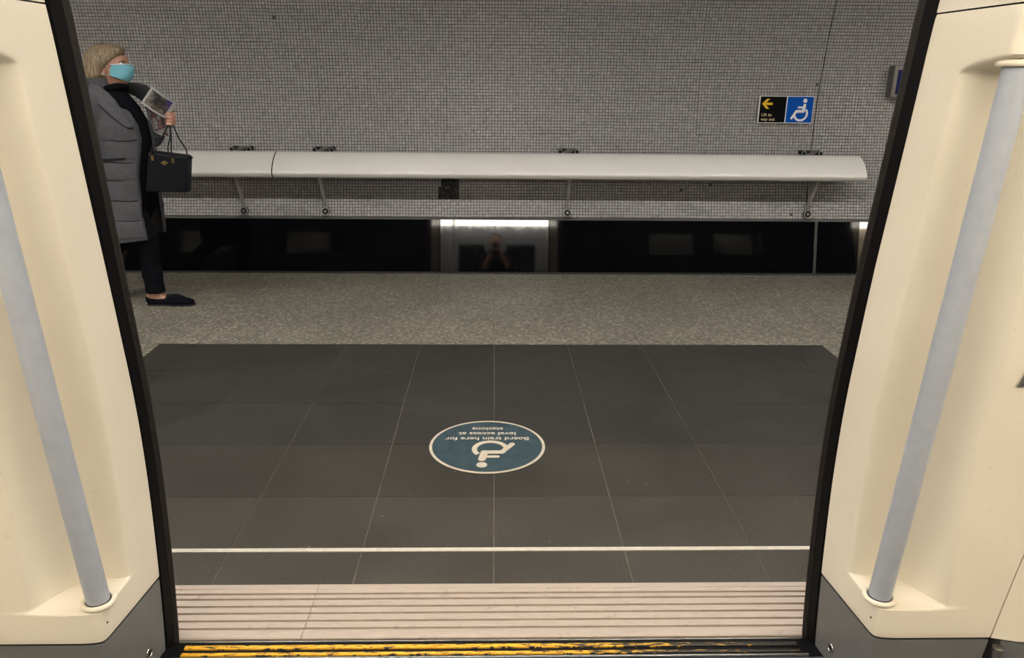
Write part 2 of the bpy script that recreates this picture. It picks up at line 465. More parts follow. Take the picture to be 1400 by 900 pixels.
# scrappy remains of adhesive where a patch of tiles has gone
mb = MB()
for i in range(70):
    u_ = random.uniform(-.410, -.276); z_ = random.uniform(.522, .70); s_ = random.uniform(.002, .006)
    d_ = wallD(z_)
    mb.box(u_-s_*.6, u_+s_*.6, d_-.0030, d_+.003, z_-s_*1.6, z_+s_*1.6)
ex = MB(); zz_ = np.linspace(.513, .712, 12); ex.add([(x_, wallD(z_)-.0012, z_) for z_ in zz_ for x_ in (-.420, -.268)], [(2*i, 2*i+1, 2*i+3, 2*i+2) for i in range(11)])
ex.build('bare_patch', plain('bare_patch', (.035, .034, .033, 1), .95, 0, .5, 120), wall)
mb.build('adhesive_remains', plain('old_adhesive', (.11, .108, .104, 1), .9, 0, .5, 80), wall)
# joint strip
mb = MB(); 
zz = np.linspace(.42, 2.5, 40); V = []; F = []
for z in zz:
    d = wallD(z)
    xj = 2.352+(z-.88)*.045; V += [(xj-.0030, d-.0056, z), (xj+.0030, d-.0056, z)]
F = [(2*i, 2*i+1, 2*i+3, 2*i+2) for i in range(len(zz)-1)]
mb.add(V, F); mb.build('movement_joint', 'black', wall)

# black glass panels along the foot of the wall
PT = .392; PD0, PD1 = 5.522, 5.602
def glass_panel(x0, x1, mat='panel'):
    ny, nz = PT-.012, PD1-PD0
    n = Vector((0, -ny, nz)).normalized()*.012
    V = []
    for (d, z) in ((PD0, .016), (PD1, PT)):
        for x in (x0+.0016, x1-.0016):
            V.append((x, d, z)); V.append((x, d-n.y, z-n.z))
    mb = MB().add(V, [(0, 2, 6, 4), (1, 5, 7, 3), (0, 1, 3, 2), (4, 6, 7, 5), (0, 4, 5, 1), (2, 3, 7, 6)])
    return mb.build('glass_panel', mat, wall)
joints = [-7.0, -5.2, -3.6, -1.6, -.4, .4, .8, 2.0]
for a, b in zip(joints[:-1], joints[1:]): glass_panel(a, b, 'panel_mirror' if a == -.4 else 'panel')
glass_panel(2.0, 2.39); glass_panel(2.412, 2.725); glass_panel(2.725, 3.6, 'panel_mirror'); glass_panel(3.6, 5.2); glass_panel(5.2, 7.0)
mb = MB().add([(2.391, PD0-.001, .012), (2.411, PD0-.001, .012), (2.411, PD1-.001, PT), (2.391, PD1-.001, PT),
               (2.391, PD0+.02, .012), (2.411, PD0+.02, .012), (2.411, PD1+.02, PT), (2.391, PD1+.02, PT)],
              [(0, 1, 2, 3), (4, 7, 6, 5), (0, 3, 7, 4), (1, 5, 6, 2)])
mb.build('panel_joint_strip', 'darksteel', wall)
MB().extrude_x([(PD1-.004, PT), (PD1-.004, PT+.004), (wallD(.40)+.01, PT+.009), (wallD(.40)+.01, PT-.01), (PD1+.01, PT-.01)], -XW, XW).build('panel_top_trim', 'steel', wall)
MB().extrude_x([(PD0-.006, -.005), (PD0-.006, .011), (PD0, .0145), (PD0+.05, .0145), (PD0+.05, -.005)], -XW, XW).build('panel_base_trim', 'darksteel', wall)
backing = MB().extrude_x([(PD0+.03, -.02), (PD1+.02, PT-.012), (wallD(.39)+.05, PT-.012), (5.6, -.02)], -XW, XW).build('panel_backing', 'black', wall)

# ------------------------------------------------------------------ platform luminaires
def luminaire(x0, x1, label):
    e = empty('platform_light', ((x0+x1)/2, 2.60, 3.13), label=label, cat='light', group='strip lights above the platform')
    def A(o): return adopt(o, e)
    A(MB().bevbox(x0, x1, 2.52, 2.68, 3.13, 3.21, .01).build('housing', 'luminaire'))
    A(MB().bevbox(x0+.03, x1-.03, 2.535, 2.665, 3.120, 3.1295, .003).build('diffuser', 'lamp_plat'))
    for d_ in (2.520, 2.668):
        A(MB().bevbox(x0, x1, d_, d_+.012, 3.092, 3.1305, .003).build('skirt', 'luminaire'))
    for x in (x0+.25, x1-.25):
        A(MB().tube([(x, 2.60, 3.21), (x, 2.60, 4.66)], .008, 8).build('hanger', 'luminaire'))
for i in range(8):
    luminaire(-6.4+i*1.6+.02, -6.4+(i+1)*1.6-.02, 'strip light fitting hung over the platform')

# ------------------------------------------------------------------ carriage
car = empty('train_carriage', (0, 0, 0), label='train carriage interior with cream walls around an open double doorway', cat='train')
DOORS = [(-6.2, -4.6), (-.86, .86), (4.6, 6.2)]
WZ0, WZ1 = .955, 1.245
DH = 1.90
side_windows = {(-4.6, -.86): [(-3.95, -3.3), (-2.617, -2.07), (-2.0, -1.905)], (.86, 4.6): [(1.85, 1.915), (1.97, 2.535), (2.80, 3.30), (3.375, 3.43)]}
ext = MB(); 
def wall_with_windows(mb, a, b, wins, d0, d1, sgn=1, base=0.0, zb=-.55):
    if not wins:
        slab(mb, a, b, zb, 2.0, d0, d1, sgn, base=base); return
    slab(mb, a, b, zb, WZ0, d0, d1, sgn, base=base); slab(mb, a, b, WZ1, 2.0, d0, d1, sgn, base=base)
    cur = a
    for x0, x1 in wins:
        slab(mb, cur, x0, WZ0, WZ1, d0, d1, sgn, base=base); cur = x1
    slab(mb, cur, b, WZ0, WZ1, d0, d1, sgn, base=base)
inn = MB()
for (a, b), wins in side_windows.items():
    wall_with_windows(ext, a, b, wins, 1.640, 1.685)
    aa, bb = (a, -1.30) if a < 0 else (1.30, b)
    wall_with_windows(inn, aa, bb, [w_ for w_ in wins], 1.58, 1.639, zb=0)
for a, b in ((-7.0, -6.2), (6.2, 7.0)):
    wall_with_windows(ext, a, b, [], 1.640, 1.685); wall_with_windows(inn, a, b, [], 1.58, 1.639, zb=0)
for a, b in DOORS:
    slab(ext, a, b, DH, 2.0, 1.640, 1.685); slab(ext, a, b, -.55, -.06, 1.60, 1.64)
    slab(inn, a, b, DH, 2.0, 1.58, 1.639)
ext.build('outer_skin', 'ext_white', car); inn.build('inner_side_panels', 'cream', car)
for wins in side_windows.values():
    for x0, x1 in wins:
        g_ = MB(); slab(g_, x0+.001, x1-.001, WZ0+.001, WZ1-.001, 1.655, 1.661); g_.build('window_pane', 'glass', car, smooth=True, angle=30)
# far side
FB = .96
far = MB(); farext = MB()
def fs(mb, *a, **k): slab(mb, *a, sgn=-1, base=FB, **k)
for a, b, wins in ((-7.0, -.86, [(-6.6, -5.9), (-4.2, -2.9), (-2.7, -1.4)]), (.86, 7.0, [(1.4, 2.7), (2.9, 4.2), (5.9, 6.6)])):
    wall_with_windows(far, a, b, wins, 1.58, 1.66, sgn=-1, base=FB)
far.build('far_side_panels', 'cream', car)
for s in (-1, 1):
    dmb = MB(); x0, x1 = (-.86, -.004) if s < 0 else (.004, .86)
    wx0, wx1 = (-.566, -.156) if s < 0 else (.18, .645)
    slab(dmb, x0, x1, -.1, .80, 1.64, 1.68, -1, base=FB); slab(dmb, x0, x1, 1.56, 2.0, 1.64, 1.68, -1, base=FB)
    slab(dmb, x0, wx0, .80, 1.56, 1.64, 1.68, -1, base=FB); slab(dmb, wx1, x1, .80, 1.56, 1.64, 1.68, -1, base=FB)
    fd = dmb.build('far_door_leaf', 'fardoor', car)
    g_ = MB(); slab(g_, wx0, wx1, .80, 1.56, 1.655, 1.662, -1, base=FB); g_.build('far_door_pane', 'glass', fd, smooth=True, angle=30)
# roof
R_ = []
for i in range(25):
    t = i/24; x = 1.40-(t)*(1.40+.46); z = 1.96+.20*math.sin(math.pi*t)**.8; R_.append((x, z))
MB().extrude_x(R_+[(y, z+.06) for y, z in R_[::-1]], -7.0, 7.0).build('roof', 'ceil', car, smooth=True, angle=30)
MB().box(-7.0, 7.0, -.65, 1.545, -.05, -.004).build('carriage_floor', 'carfloor', car)
for s in (-1, 1):
    MB().box(min(s*6.9, s*6.98), max(s*6.9, s*6.98), -.65, 1.5, 0, 2.0).build('end_wall', 'cream', car)
# ceiling light strips of the carriage
for i in range(7):                                   # far side, unbroken
    x0 = -6.9+i*1.97
    MB().extrude_x([(-.430, 1.90), (-.385, 1.815), (-.345, 1.835), (-.390, 1.92)], x0+.005, x0+1.965).build('light_strip', 'lamp_far', car)
for a, b in [(-6.9+i*1.97, -6.9+i*1.97+1.96) for i in range(7)]:   # along the middle of the ceiling
    MB().extrude_x([(0.40, 2.01), (0.40, 1.98), (0.32, 1.98), (0.32, 2.01)], a, b).build('light_strip', 'lamp_train', car)
# seats under the side windows on the far side
for a, b in ((-4.4, -1.2), (1.2, 4.4)):
    n = 5; w_ = (b-a)/n
    for i in range(n):
        x0 = a+i*w_
        st = MB().bevbox(x0+.01, x0+w_-.01, -.58, -.16, .36, .46, .03).build('seat_cushion', 'seat', car, smooth=True, angle=40)
        MB().bevbox(x0+.01, x0+w_-.01, -.655, -.57, .44, .88, .03).build('seat_back', 'seat', st, smooth=True, angle=40)
MB().tube([(-.60, .12, 0), (-.60, .12, 2.05)], .017, 14).build('stanchion_pole', 'pole', car, smooth=True, angle=40)

# --- door pillars beside the open doorway
def chaikin(P, it, w=.25):
    P = [np.array(p, float) for p in P]
    for _ in range(it):
        Q = [P[0]]
        for a, b in zip(P[:-1], P[1:]): Q += [a*(1-w)+b*w, a*w+b*(1-w)]
        Q.append(P[-1]); P = Q
    return np.array(P)
FRONT = 1.386
kR = [(.820, 1.622), (.8255, 1.563), (.8297, 1.517), (.8340, 1.506), (.860, 1.500), (.900, 1.503), (.925, 1.493), (.948, 1.462), (.972, 1.418), (.984, 1.398), (.993, 1.388), (1.05, FRONT), (1.10, FRONT)]
kF = [(.820, 1.622), (.8255, 1.563), (.8320, 1.490), (.8375, 1.435), (.8405, 1.402), (.8475, 1.390), (.880, FRONT), (.92, FRONT), (.955, FRONT), (.975, FRONT), (1.00, FRONT), (1.05, FRONT), (1.10, FRONT)]
PR = chaikin(kR, 2); PF = chaikin(kF, 2)
def sm(t): t = min(1, max(0, t)); return t*t*(3-2*t)
def mask(z):
    if z < .8: return sm((z-.2665)/.008)
    return 1-sm((z-1.380)/.030)
def pillar(sgn, label):
    e = empty('door_pillar', (sgn*.9, 1.45, 0), label=label, cat='pillar')
    zz = sorted(set([.1955, .198, .203, .21, .235, .255]+list(np.linspace(.260, .30, 17))+list(np.linspace(.31, 1.37, 40))+list(np.linspace(1.375, 1.42, 14))+[1.44, 1.465, 1.48, 1.4835, 1.4855]))
    V = []; nP = len(PR)
    for z in zz:
        m_ = mask(z); P = PF*(1-m_)+PR*m_
        ins = 0
        if z < .21: ins = .0025*(1-sm((z-.1955)/.012))
        if z > 1.475: ins = .002*sm((z-1.478)/.007)
        for i, (x, d) in enumerate(P):
            t = max(0, (x-1.0)/.10); x = x+t*(.0+.2*(z-.2))
            V.append((sgn*(x+ins*.5), d+L(z)+ins, z))
    F = [(r*nP+i, r*nP+i+1, (r+1)*nP+i+1, (r+1)*nP+i) for r in range(len(zz)-1) for i in range(nP-1)]
    # back and outer returns give the moulding its thickness
    nb = len(V)
    for z in zz:
        xo = 1.10+.2*(z-.2)
        V += [(sgn*xo, 1.60+L(z), z), (sgn*.86, 1.622+L(z), z)]
    for r in range(len(zz)-1):
        a = r*nP+nP-1; b = (r+1)*nP+nP-1; c0 = nb+r*2; c1 = nb+(r+1)*2
        F += [(a, c0, c1, b), (c0, c0+1, c1+1, c1), (c0+1, r*nP, (r+1)*nP, c1+1)]
    for r, rev in ((0, False), (len(zz)-1, True)):
        F.append(tuple(r*nP+i for i in range(nP))+(nb+r*2, nb+r*2+1))
    o = raw('moulded_panel', V, F, 'cream', None, True)
    bm = bmesh.new(); bm.from_mesh(o.data); bmesh.ops.recalc_face_normals(bm, faces=bm.faces); bm.to_mesh(o.data); bm.free()
    o.data.set_sharp_from_angle(angle=math.radians(50)); adopt(o, e)
    # upper panel above the joint
    def prism(name, P, z0, z1, mat, off=0, n=6):
        zs_ = np.linspace(z0, z1, n); V = []; k = len(P)+2
        for z in zs_:
            for x, d in P:
                t = max(0, (x-1.0)/.10); V.append((sgn*(x+t*.2*(z-.2)), d+L(z)+off, z))
            V += [(sgn*(1.10+.2*(z-.2)), 1.60+L(z), z), (sgn*.86, 1.618+L(z), z)]
        F = [(r*k+i, r*k+(i+1) % k, (r+1)*k+(i+1) % k, (r+1)*k+i) for r in range(n-1) for i in range(k)]
        F += [tuple(range(k)), tuple((n-1)*k+i for i in range(k))]
        q = raw(name, V, F, mat, None, True)
        bm = bmesh.new(); bm.from_mesh(q.data); bmesh.ops.recalc_face_normals(bm, faces=bm.faces); bm.to_mesh(q.data); bm.free()
        q.data.set_sharp_from_angle(angle=math.radians(40)); return adopt(q, e)
    prism('upper_panel', PF, 1.4885, 1.94, 'cream')
    inner = PF.copy(); inner[:, 1] = np.minimum(inner[:, 1]+.006, 1.618); inner[:, 0] += .004
    prism('joint_backing', inner, 1.47, 1.50, 'black', 0, 3)
    prism('kick_backing', inner, .17, .21, 'black', 0, 3)
    kick = prism('kick_panel', PF+np.array([.0012, .002]), -.002, .1885, 'kick', 0, 8)
    # recessed fixing in the kick panel
    hx = sgn*.8205; hd = 1.522+L(.045)*0; 
    ring = MB().torus((sgn*.8262, 1.518, .046), (1, sgn*.09, 0), .0108, .0026, 22, 8).build('fixing_cup', 'chrome', None, True); ring.parent = kick
    dk = MB().tube([(sgn*.8258, 1.518, .046), (sgn*.840, 1.5193, .046)], .0096, 18).build('fixing_hole', 'black'); dk.parent = kick
    # grab pole standing in the recess
    p0 = Vector((sgn*.8595, 1.4135, .270)); p1 = Vector((sgn*.8805, 1.336, 1.401))
    pole = adopt(MB().tube([p0+(p1-p0)*t for t in np.linspace(0, 1, 24)], .0238, 32).build('grab_pole', 'pole', None, True, 40), e)
    for p, nm, up in ((p0, 'pole_collar', 1), (p1, 'pole_collar', -1)):
        c = MB().torus(p+Vector((0, 0, .0045*up)), (0, 0, 1), .0300, .0060, 32, 10).build(nm, 'collar', None, True); c.parent = pole
        c2 = MB().torus(p+Vector((0, 0, .009*up)), (0, 0, 1), .0243, .0014, 32, 8).build('pole_gasket', 'black', None, True); c2.parent = pole
    # little screw on the lip
    adopt(MB().tube([(sgn*.8395, 1.3965, .232), (sgn*.850, 1.41, .232)], .0022, 10).build('screw_dot', 'black'), e)
    # hinge post under the panel corner
    hp = adopt(MB().tube([(sgn*1.113, 1.352, -.002), (sgn*1.113, 1.358, .165), (sgn*1.113, 1.358, .166), (sgn*1.113, 1.358, .182)], [.010, .010, .0115, .0115], 16).build('hinge_post', 'steel', None, True, 40), e)
    # next cream panel outboard of the joint
    V = []; zs_ = np.linspace(.1955, 1.94, 24)
    for z in zs_:
        xo = 1.104+.2*(z-.2)
        V += [(sgn*xo, FRONT+L(z)+.001, z), (sgn*(xo+.05), FRONT-.012+L(z), z), (sgn*2.0, FRONT-.10+L(z)*1, z), (sgn*2.0, 1.58+L(z), z), (sgn*xo, 1.58+L(z), z)]
    F = [(r*5+i, r*5+(i+1) % 5, (r+1)*5+(i+1) % 5, (r+1)*5+i) for r in range(len(zs_)-1) for i in range(5)]+[(0, 1, 2, 3, 4), tuple((len(zs_)-1)*5+i for i in range(5))]
    q = raw('side_panel', V, F, 'cream', None, True); bm = bmesh.new(); bm.from_mesh(q.data); bmesh.ops.recalc_face_normals(bm, faces=bm.faces); bm.to_mesh(q.data); bm.free()
    q.data.set_sharp_from_angle(angle=math.radians(40)); adopt(q, e)
    kz = [-.002, .06, .12, .1885]; V = []
    for z in kz: V += [(sgn*1.128, FRONT+.002+L(z), z), (sgn*1.16, FRONT-.008+L(z), z), (sgn*2.0, FRONT-.095+L(z), z), (sgn*2.0, 1.58+L(z), z), (sgn*1.128, 1.58+L(z), z)]
    F = [(r*5+i, r*5+(i+1) % 5, (r+1)*5+(i+1) % 5, (r+1)*5+i) for r in range(3) for i in range(5)]+[(0, 1, 2, 3, 4), (15, 16, 17, 18, 19)]
    q = raw('side_kick_panel', V, F, 'kick'); bm = bmesh.new(); bm.from_mesh(q.data); bmesh.ops.recalc_face_normals(bm, faces=bm.faces); bm.to_mesh(q.data); bm.free(); adopt(q, e)
    return e
pl_l = pillar(-1, 'cream moulded door pillar with grey grab pole, beside the walking woman')
pl_r = pillar(1, 'cream moulded door pillar with grey grab pole, beside the wheelchair lift sign')
# small metal plate on the right pillar
def plate():
    z0, z1 = .797, .93; V = []
    for yo in (0, .004):
        for z in (z0, z1):
            sx = .28*(z-z0)
            V += [(1.028+sx, FRONT+L(z)-.0005-yo, z), (1.16+sx, FRONT+L(z)-.0005-yo, z)]
    o = MB().add(V, [(0, 1, 3, 2), (4, 6, 7, 5), (0, 4, 5, 1), (2, 3, 7, 6), (0, 2, 6, 4), (1, 5, 7, 3)]).build('metal_plate', 'greysteel')
    b = o.modifiers.new('bevel', 'BEVEL'); b.width = .0025; b.segments = 3
    adopt(o, pl_r)
    q = MB().torus((1.0415, FRONT+L(.806)-.0048, .807), (0, 1, 0), .0042, .0014, 18, 8).build('plate_screw', 'chrome', None, True); q.parent = o
plate()

# --- sliding door edges with rubber seals (leaves pushed back into their pockets)
def seal(sgn, name, label):
    e = empty(name, (sgn*.85, 1.65, 0)); tag(e, label, 'door', kind='structure')
    zz = np.linspace(-.05, 1.90, 50)
    def strip(nm, P, mat):
        V = []; k = len(P)
        for z in zz:
            for x, d in P: V.append((sgn*x, d+L(z)-sgn*.012*sm((z-.8)/.7), z))
        F = [(r*k+i, r*k+(i+1) % k, (r+1)*k+(i+1) % k, (r+1)*k+i) for r in range(len(zz)-1) for i in range(k)]+[tuple(range(k)), tuple((len(zz)-1)*k+i for i in range(k))]
        o = raw(nm, V, F, mat, None, True); bm = bmesh.new(); bm.from_mesh(o.data); bmesh.ops.recalc_face_normals(bm, faces=bm.faces); bm.to_mesh(o.data); bm.free()
        o.data.set_sharp_from_angle(angle=math.radians(35)); return adopt(o, e)
    strip('door_edge', [(.8215, 1.6235), (.8165, 1.6255), (.8125, 1.634), (.8090, 1.642), (.8075, 1.6450), (.85, 1.6450), (.85, 1.6235)], 'rubber')
    strip('rubber_seal', [(.8090, 1.6455), (.8052, 1.6465), (.8042, 1.6485), (.8050, 1.6500), (.8022, 1.6510), (.8015, 1.6525), (.8020, 1.6535), (.8002, 1.6545), (.8000, 1.6570), (.8025, 1.664), (.83, 1.668), (.85, 1.6455)], 'rubber2')
    lf = strip('door_leaf', [(.828, 1.6685), (.858, 1.6685), (.858, 1.684), (.828, 1.684)], 'ext_red')
seal(-1, 'door_1', 'left edge of the open sliding train door with black rubber seal')
seal(1, 'door_2', 'right edge of the open sliding train door with black rubber seal')

# --- door threshold with worn yellow strips
th = empty('door_threshold', (0, 1.575, 0), label='black door threshold with two worn yellow stripes', cat='threshold')
def TA(o): return adopt(o, th)
TA(MB().box(-.853, .853, 1.546, 1.6085, -.05, -.003).build('threshold_plate', 'rubber'))
TA(MB().bevbox(-.79, .79, 1.6052, 1.6078, -.02, .0020, .0006).build('outer_edge_trim', 'steel'))
TA(MB().bevbox(-.775, .775, 1.5815, 1.5945, -.01, .0016, .002).build('yellow_stripe', 'yellow_worn'))
TA(MB().bevbox(-.775, .775, 1.5585, 1.5685, -.01, .0016, .002).build('yellow_stripe', 'yellow_worn'))
TA(MB().bevbox(-.79, .79, 1.546, 1.5515, -.01, .0025, .001).build('inner_edge_trim', 'steel'))

# ------------------------------------------------------------------ perch bench on the wall
perch = empty('perch_bench', (.5, 5.6, 0), label='long white rounded perch bench bracketed to the mosaic wall', cat='bench')
def PA(o): return adopt(o, perch)
def arcp(c, r0, r1, a, b, n): return [(c[0]+r0*math.cos(math.radians(a+(b-a)*i/n)), c[1]+r1*math.sin(math.radians(a+(b-a)*i/n))) for i in range(n+1)]
pp = [(5.655, .868)]+[(5.620, .8735), (5.600, .872), (5.578, .866), (5.553, .856), (5.528, .842), (5.502, .824), (5.480, .804), (5.462, .782), (5.449, .763), (5.441, .750), (5.4375, .741)]
pp += [(5.4370, .7370), (5.4385, .7325), (5.4435, .7240), (5.4500, .7150), (5.4560, .7090), (5.475, .703), (5.53, .700), (5.60, .715), (5.65, .76), (5.665, .83)]
def rail(x0, x1, nm):
    mb = MB(); n = len(pp)
    # slightly rounded ends: two inset rings
    c = np.mean(np.array(pp), 0); st = [(x0, .985), (x0+.004, .997), (x0+.010, 1.0), (x1-.010, 1.0), (x1-.004, .997), (x1, .985)]
    V = [(x, c[0]+(y-c[0])*s, c[1]+(z-c[1])*s) for x, s in st for y, z in pp]
    F = [(r*n+i, r*n+(i+1) % n, (r+1)*n+(i+1) % n, (r+1)*n+i) for r in range(5) for i in range(n)]+[tuple(range(n)), tuple(5*n+i for i in range(n))]
    mb.add(V, F); return PA(mb.build(nm, 'white', None, True, 38))
rail(-4.2, -1.5605, 'rail_section'); rail(-1.5585, 2.652, 'rail_section')
PA(MB().extrude_x([(y*.995+.027, z*.995+.004) for y, z in pp], -1.5635, -1.5555).build('rail_joint', 'black'))
for bx in (-3.1, -1.838, -1.243, .539, 2.335):
    br = PA(MB().add([(bx-.011, 5.50, .704), (bx+.011, 5.50, .704), (bx+.011, 5.56, .704), (bx-.011, 5.56, .704),
                      (bx-.006, 5.655, .440), (bx+.006, 5.655, .440), (bx+.006, 5.675, .446), (bx-.006, 5.675, .446)],
                     [(0, 1, 2, 3), (7, 6, 5, 4), (0, 4, 5, 1), (1, 5, 6, 2), (2, 6, 7, 3), (3, 7, 4, 0)]).build('bracket_strut', 'strut'))
    def S(o): o.parent = br; return o
    dz = .437; dw = wallD(dz)-.005
    S(MB().tube([(bx, dw+.01, dz), (bx, dw-.030, dz+.006)], .028, 20).build('wall_boss', 'black'))
    S(MB().torus((bx, dw-.031, dz+.006), (0, 1, -.2), .0265, .0048, 24, 8).build('boss_ring', 'steel', None, True))
    S(MB().tube([(bx, dw-.030, dz+.006), (bx, dw-.040, dz+.008)], [.010, .008], 12).build('boss_bolt', 'steel'))
    # upper wall plate peeping over the rail
    S(MB().bevbox(bx-.075, bx+.075, 5.69, 5.80, .868, .898, .006).build('upper_wall_plate', 'black'))
    S(MB().add([(bx-.06, 5.655, .862), (bx-.01, 5.655, .862), (bx+.06, 5.69, .906), (bx+.0, 5.69, .906), (bx-.06, 5.665, .850), (bx-.01, 5.665, .850), (bx+.06, 5.70, .894), (bx+.0, 5.70, .894)],
               [(0, 1, 2, 3), (4, 7, 6, 5), (0, 4, 5, 1), (1, 5, 6, 2), (2, 6, 7, 3), (3, 7, 4, 0)]).build('upper_strap', 'steel'))
    for sx in (-.062, .062):
        S(MB().tube([(bx+sx, 5.692, .880), (bx+sx, 5.672, .880)], .017, 16).build('upper_boss', 'black'))
        S(MB().torus((bx+sx, 5.672, .880), (0, 1, 0), .0165, .0032, 18, 6).build('upper_boss_ring', 'steel', None, True))

# ------------------------------------------------------------------ flat graphics
def strokes(pts, w, n=10, round_=True):
    """flat polygon mesh of a thick polyline with round ends; returns V (2d), F"""
    V = []; F = []
    for (ax, ay), (bx, by) in zip(pts[:-1], pts[1:]):
        dx, dy = bx-ax, by-ay; l = math.hypot(dx, dy); ux, uy = dx/l, dy/l; nx, ny = -uy*w/2, ux*w/2
        o = len(V); ring = []
        th0 = math.atan2(ny, nx)
        for i in range(n+1):
            t = th0+math.pi*i/n; ring.append((ax+math.cos(t)*w/2, ay+math.sin(t)*w/2))
        for i in range(n+1):
            t = th0+math.pi+math.pi*i/n; ring.append((bx+math.cos(t)*w/2, by+math.sin(t)*w/2))
        V += ring; F.append(tuple(range(o, o+len(ring))))
    return V, F
def disc(c, r, n=32): return [(c[0]+r*math.cos(2*math.pi*i/n), c[1]+r*math.sin(2*math.pi*i/n)) for i in range(n)], [tuple(range(n))]
def arcband(c, r, w, a0, a1, n=40):
    V = []; F = []
    for i in range(n+1):
        a = math.radians(a0+(a1-a0)*i/n)
        V += [(c[0]+(r-w/2)*math.cos(a), c[1]+(r-w/2)*math.sin(a)), (c[0]+(r+w/2)*math.cos(a), c[1]+(r+w/2)*math.sin(a))]
    F = [(2*i, 2*i+1, 2*i+3, 2*i+2) for i in range(n)]; return V, F
def wheelchair():
    """icon in a unit square, origin at centre, y up, facing left"""
    parts = [disc((.185, .335), .080)]
    parts.append(strokes([(.185, .165), (.150, -.055)], .115))
    parts.append(strokes([(.150, -.055), (-.115, -.060)], .105))
    parts.append(strokes([(-.115, -.060), (-.275, -.315)], .090))
    parts.append(strokes([(.130, .085), (-.045, .085)], .072))
    parts.append(arcband((.060, -.150), .245, .080, -168, 40))
    return parts
def flat(parts, fn, name, mat, parent, layer=.0004):
    mb = MB()
    for k, (V, F) in enumerate(parts):
        mb.add([fn(x, y, k*layer*.1) for x, y in V], F)
    o = raw(name, mb.V, mb.F, mat); adopt(o, parent); return o
def textmesh(body, size, fn, name, mat, parent, align='LEFT', bold=.012):
    cu = bpy.data.curves.new('t', 'FONT'); cu.body = body; cu.size = size; cu.align_x = align; cu.offset = size*bold; cu.resolution_u = 3
    ob = bpy.data.objects.new('t', cu); col.objects.link(ob)
    dg = bpy.context.evaluated_depsgraph_get(); me = bpy.data.meshes.new_from_object(ob.evaluated_get(dg))
    bpy.data.objects.remove(ob); bpy.data.curves.remove(cu)
    for v in me.vertices: v.co = Vector(fn(v.co.x, v.co.y, 0))
    me.materials.clear(); me.materials.append(M[mat]); me.name = name
    o = link(bpy.data.objects.new(name, me)); adopt(o, parent); return o

# --- lift sign on the wall
SX0, SX1, SZ0, SZ1 = 1.930, 2.332, 1.0905, 1.2840; SD = 5.752
sg = empty('lift_sign', (2.13, SD, 1.088), label='black and blue lift sign with yellow arrow and wheelchair symbol', cat='sign')
def GA(o): return adopt(o, sg)
GA(MB().bevbox(SX0, SX1, SD, SD+.018, SZ0, SZ1, .004).build('sign_board', 'signwhite'))
xm = 2.131; e_ = .0055
GA(MB().box(SX0+e_, xm-.0035, SD-.0008, SD+.002, SZ0+e_, SZ1-e_).build('black_field', 'signblack'))
GA(MB().box(xm+.0035, SX1-e_, SD-.0008, SD+.002, SZ0+e_, SZ1-e_).build('blue_field', 'signblue'))
GA(MB().box(2.11, 2.15, SD+.018, wallD(1.18)+.01, 1.16, 1.21).build('wall_fixing', 'greysteel'))
c = ((xm+SX1)/2-.002, (SZ0+SZ1)/2); s_ = .190
flat(wheelchair(), lambda x, y, k: (c[0]+x*s_, SD-.0014-k, c[1]+y*s_), 'wheelchair_symbol', 'signwhite', sg)
aw = strokes([(0, 0), (.068, 0)], .016)
arrow = [([(.024, .0085), (.078, .0085), (.078, -.0085), (.024, -.0085)], [(0, 1, 2, 3)]),
         ([(0, 0), (.033, .035), (.057, .035), (.022, 0)], [(0, 1, 2, 3)]), ([(0, 0), (.022, 0), (.057, -.035), (.033, -.035)], [(0, 1, 2, 3)])]
flat(arrow, lambda x, y, k: (1.949+x, SD-.0014-k, 1.227+y), 'arrow', 'signyellow', sg)
textmesh('Lift to\nway out', .0345, lambda x, y, k: (1.951+x*.92, SD-.0014, 1.140+y*.9), 'lettering', 'signcream', sg)

# --- round floor sticker
FC = (-.0265, 2.7045); FR = .2265
fs_ = empty('floor_sticker', (FC[0], FC[1], 0), label='round blue wheelchair boarding sticker on the dark floor', cat='sticker')
def fl2(x, y, k): return (FC[0]-x, FC[1]-y, .0022+k)
adopt(MB().add([(FC[0]+FR*math.cos(2*math.pi*i/96), FC[1]+FR*math.sin(2*math.pi*i/96), z) for z in (.0004, .0014) for i in range(96)],
      [tuple(range(96))[::-1], tuple(range(96, 192))]+[(i, (i+1) % 96, 96+(i+1) % 96, 96+i) for i in range(96)]).build('cream_rim', 'stickercream'), fs_)
flat([disc((0, 0), FR-.011, 96)], lambda x, y, k: (FC[0]-x, FC[1]-y, .0018), 'blue_disc', 'stickerblue', fs_)
IS = .262
flat(wheelchair(), lambda x, y, k: fl2(-.028+x*IS*.97, .074+y*IS, k), 'wheelchair_symbol', 'stickercream', fs_)
for i, (t_, z_) in enumerate((('Board train here for', -.070), ('level access at', -.115), ('stations', -.160))):
    textmesh(t_, .0375, lambda x, y, k, z_=z_: fl2(x*1.09, z_+y*1.04, 0), 'lettering', 'stickercream', fs_, 'CENTER', .018)

# --- information box at the right edge
ib = empty('help_point_box', (3.0, 5.75, 1.28), label='grey metal wall box with a blue front at the right doorway edge', cat='box')
adopt(MB().bevbox(2.865, 3.16, 5.712, 5.84, 1.281, 1.499, .006).build('housing', 'greysteel'), ib)
adopt(MB().bevbox(2.868, 3.157, 5.706, 5.713, 1.284, 1.496, .002).build('front_frame', 'greysteel'), ib)
adopt(MB().bevbox(2.893, 3.13, 5.7035, 5.708, 1.303, 1.470, .001).build('blue_front', 'helpblue'), ib)

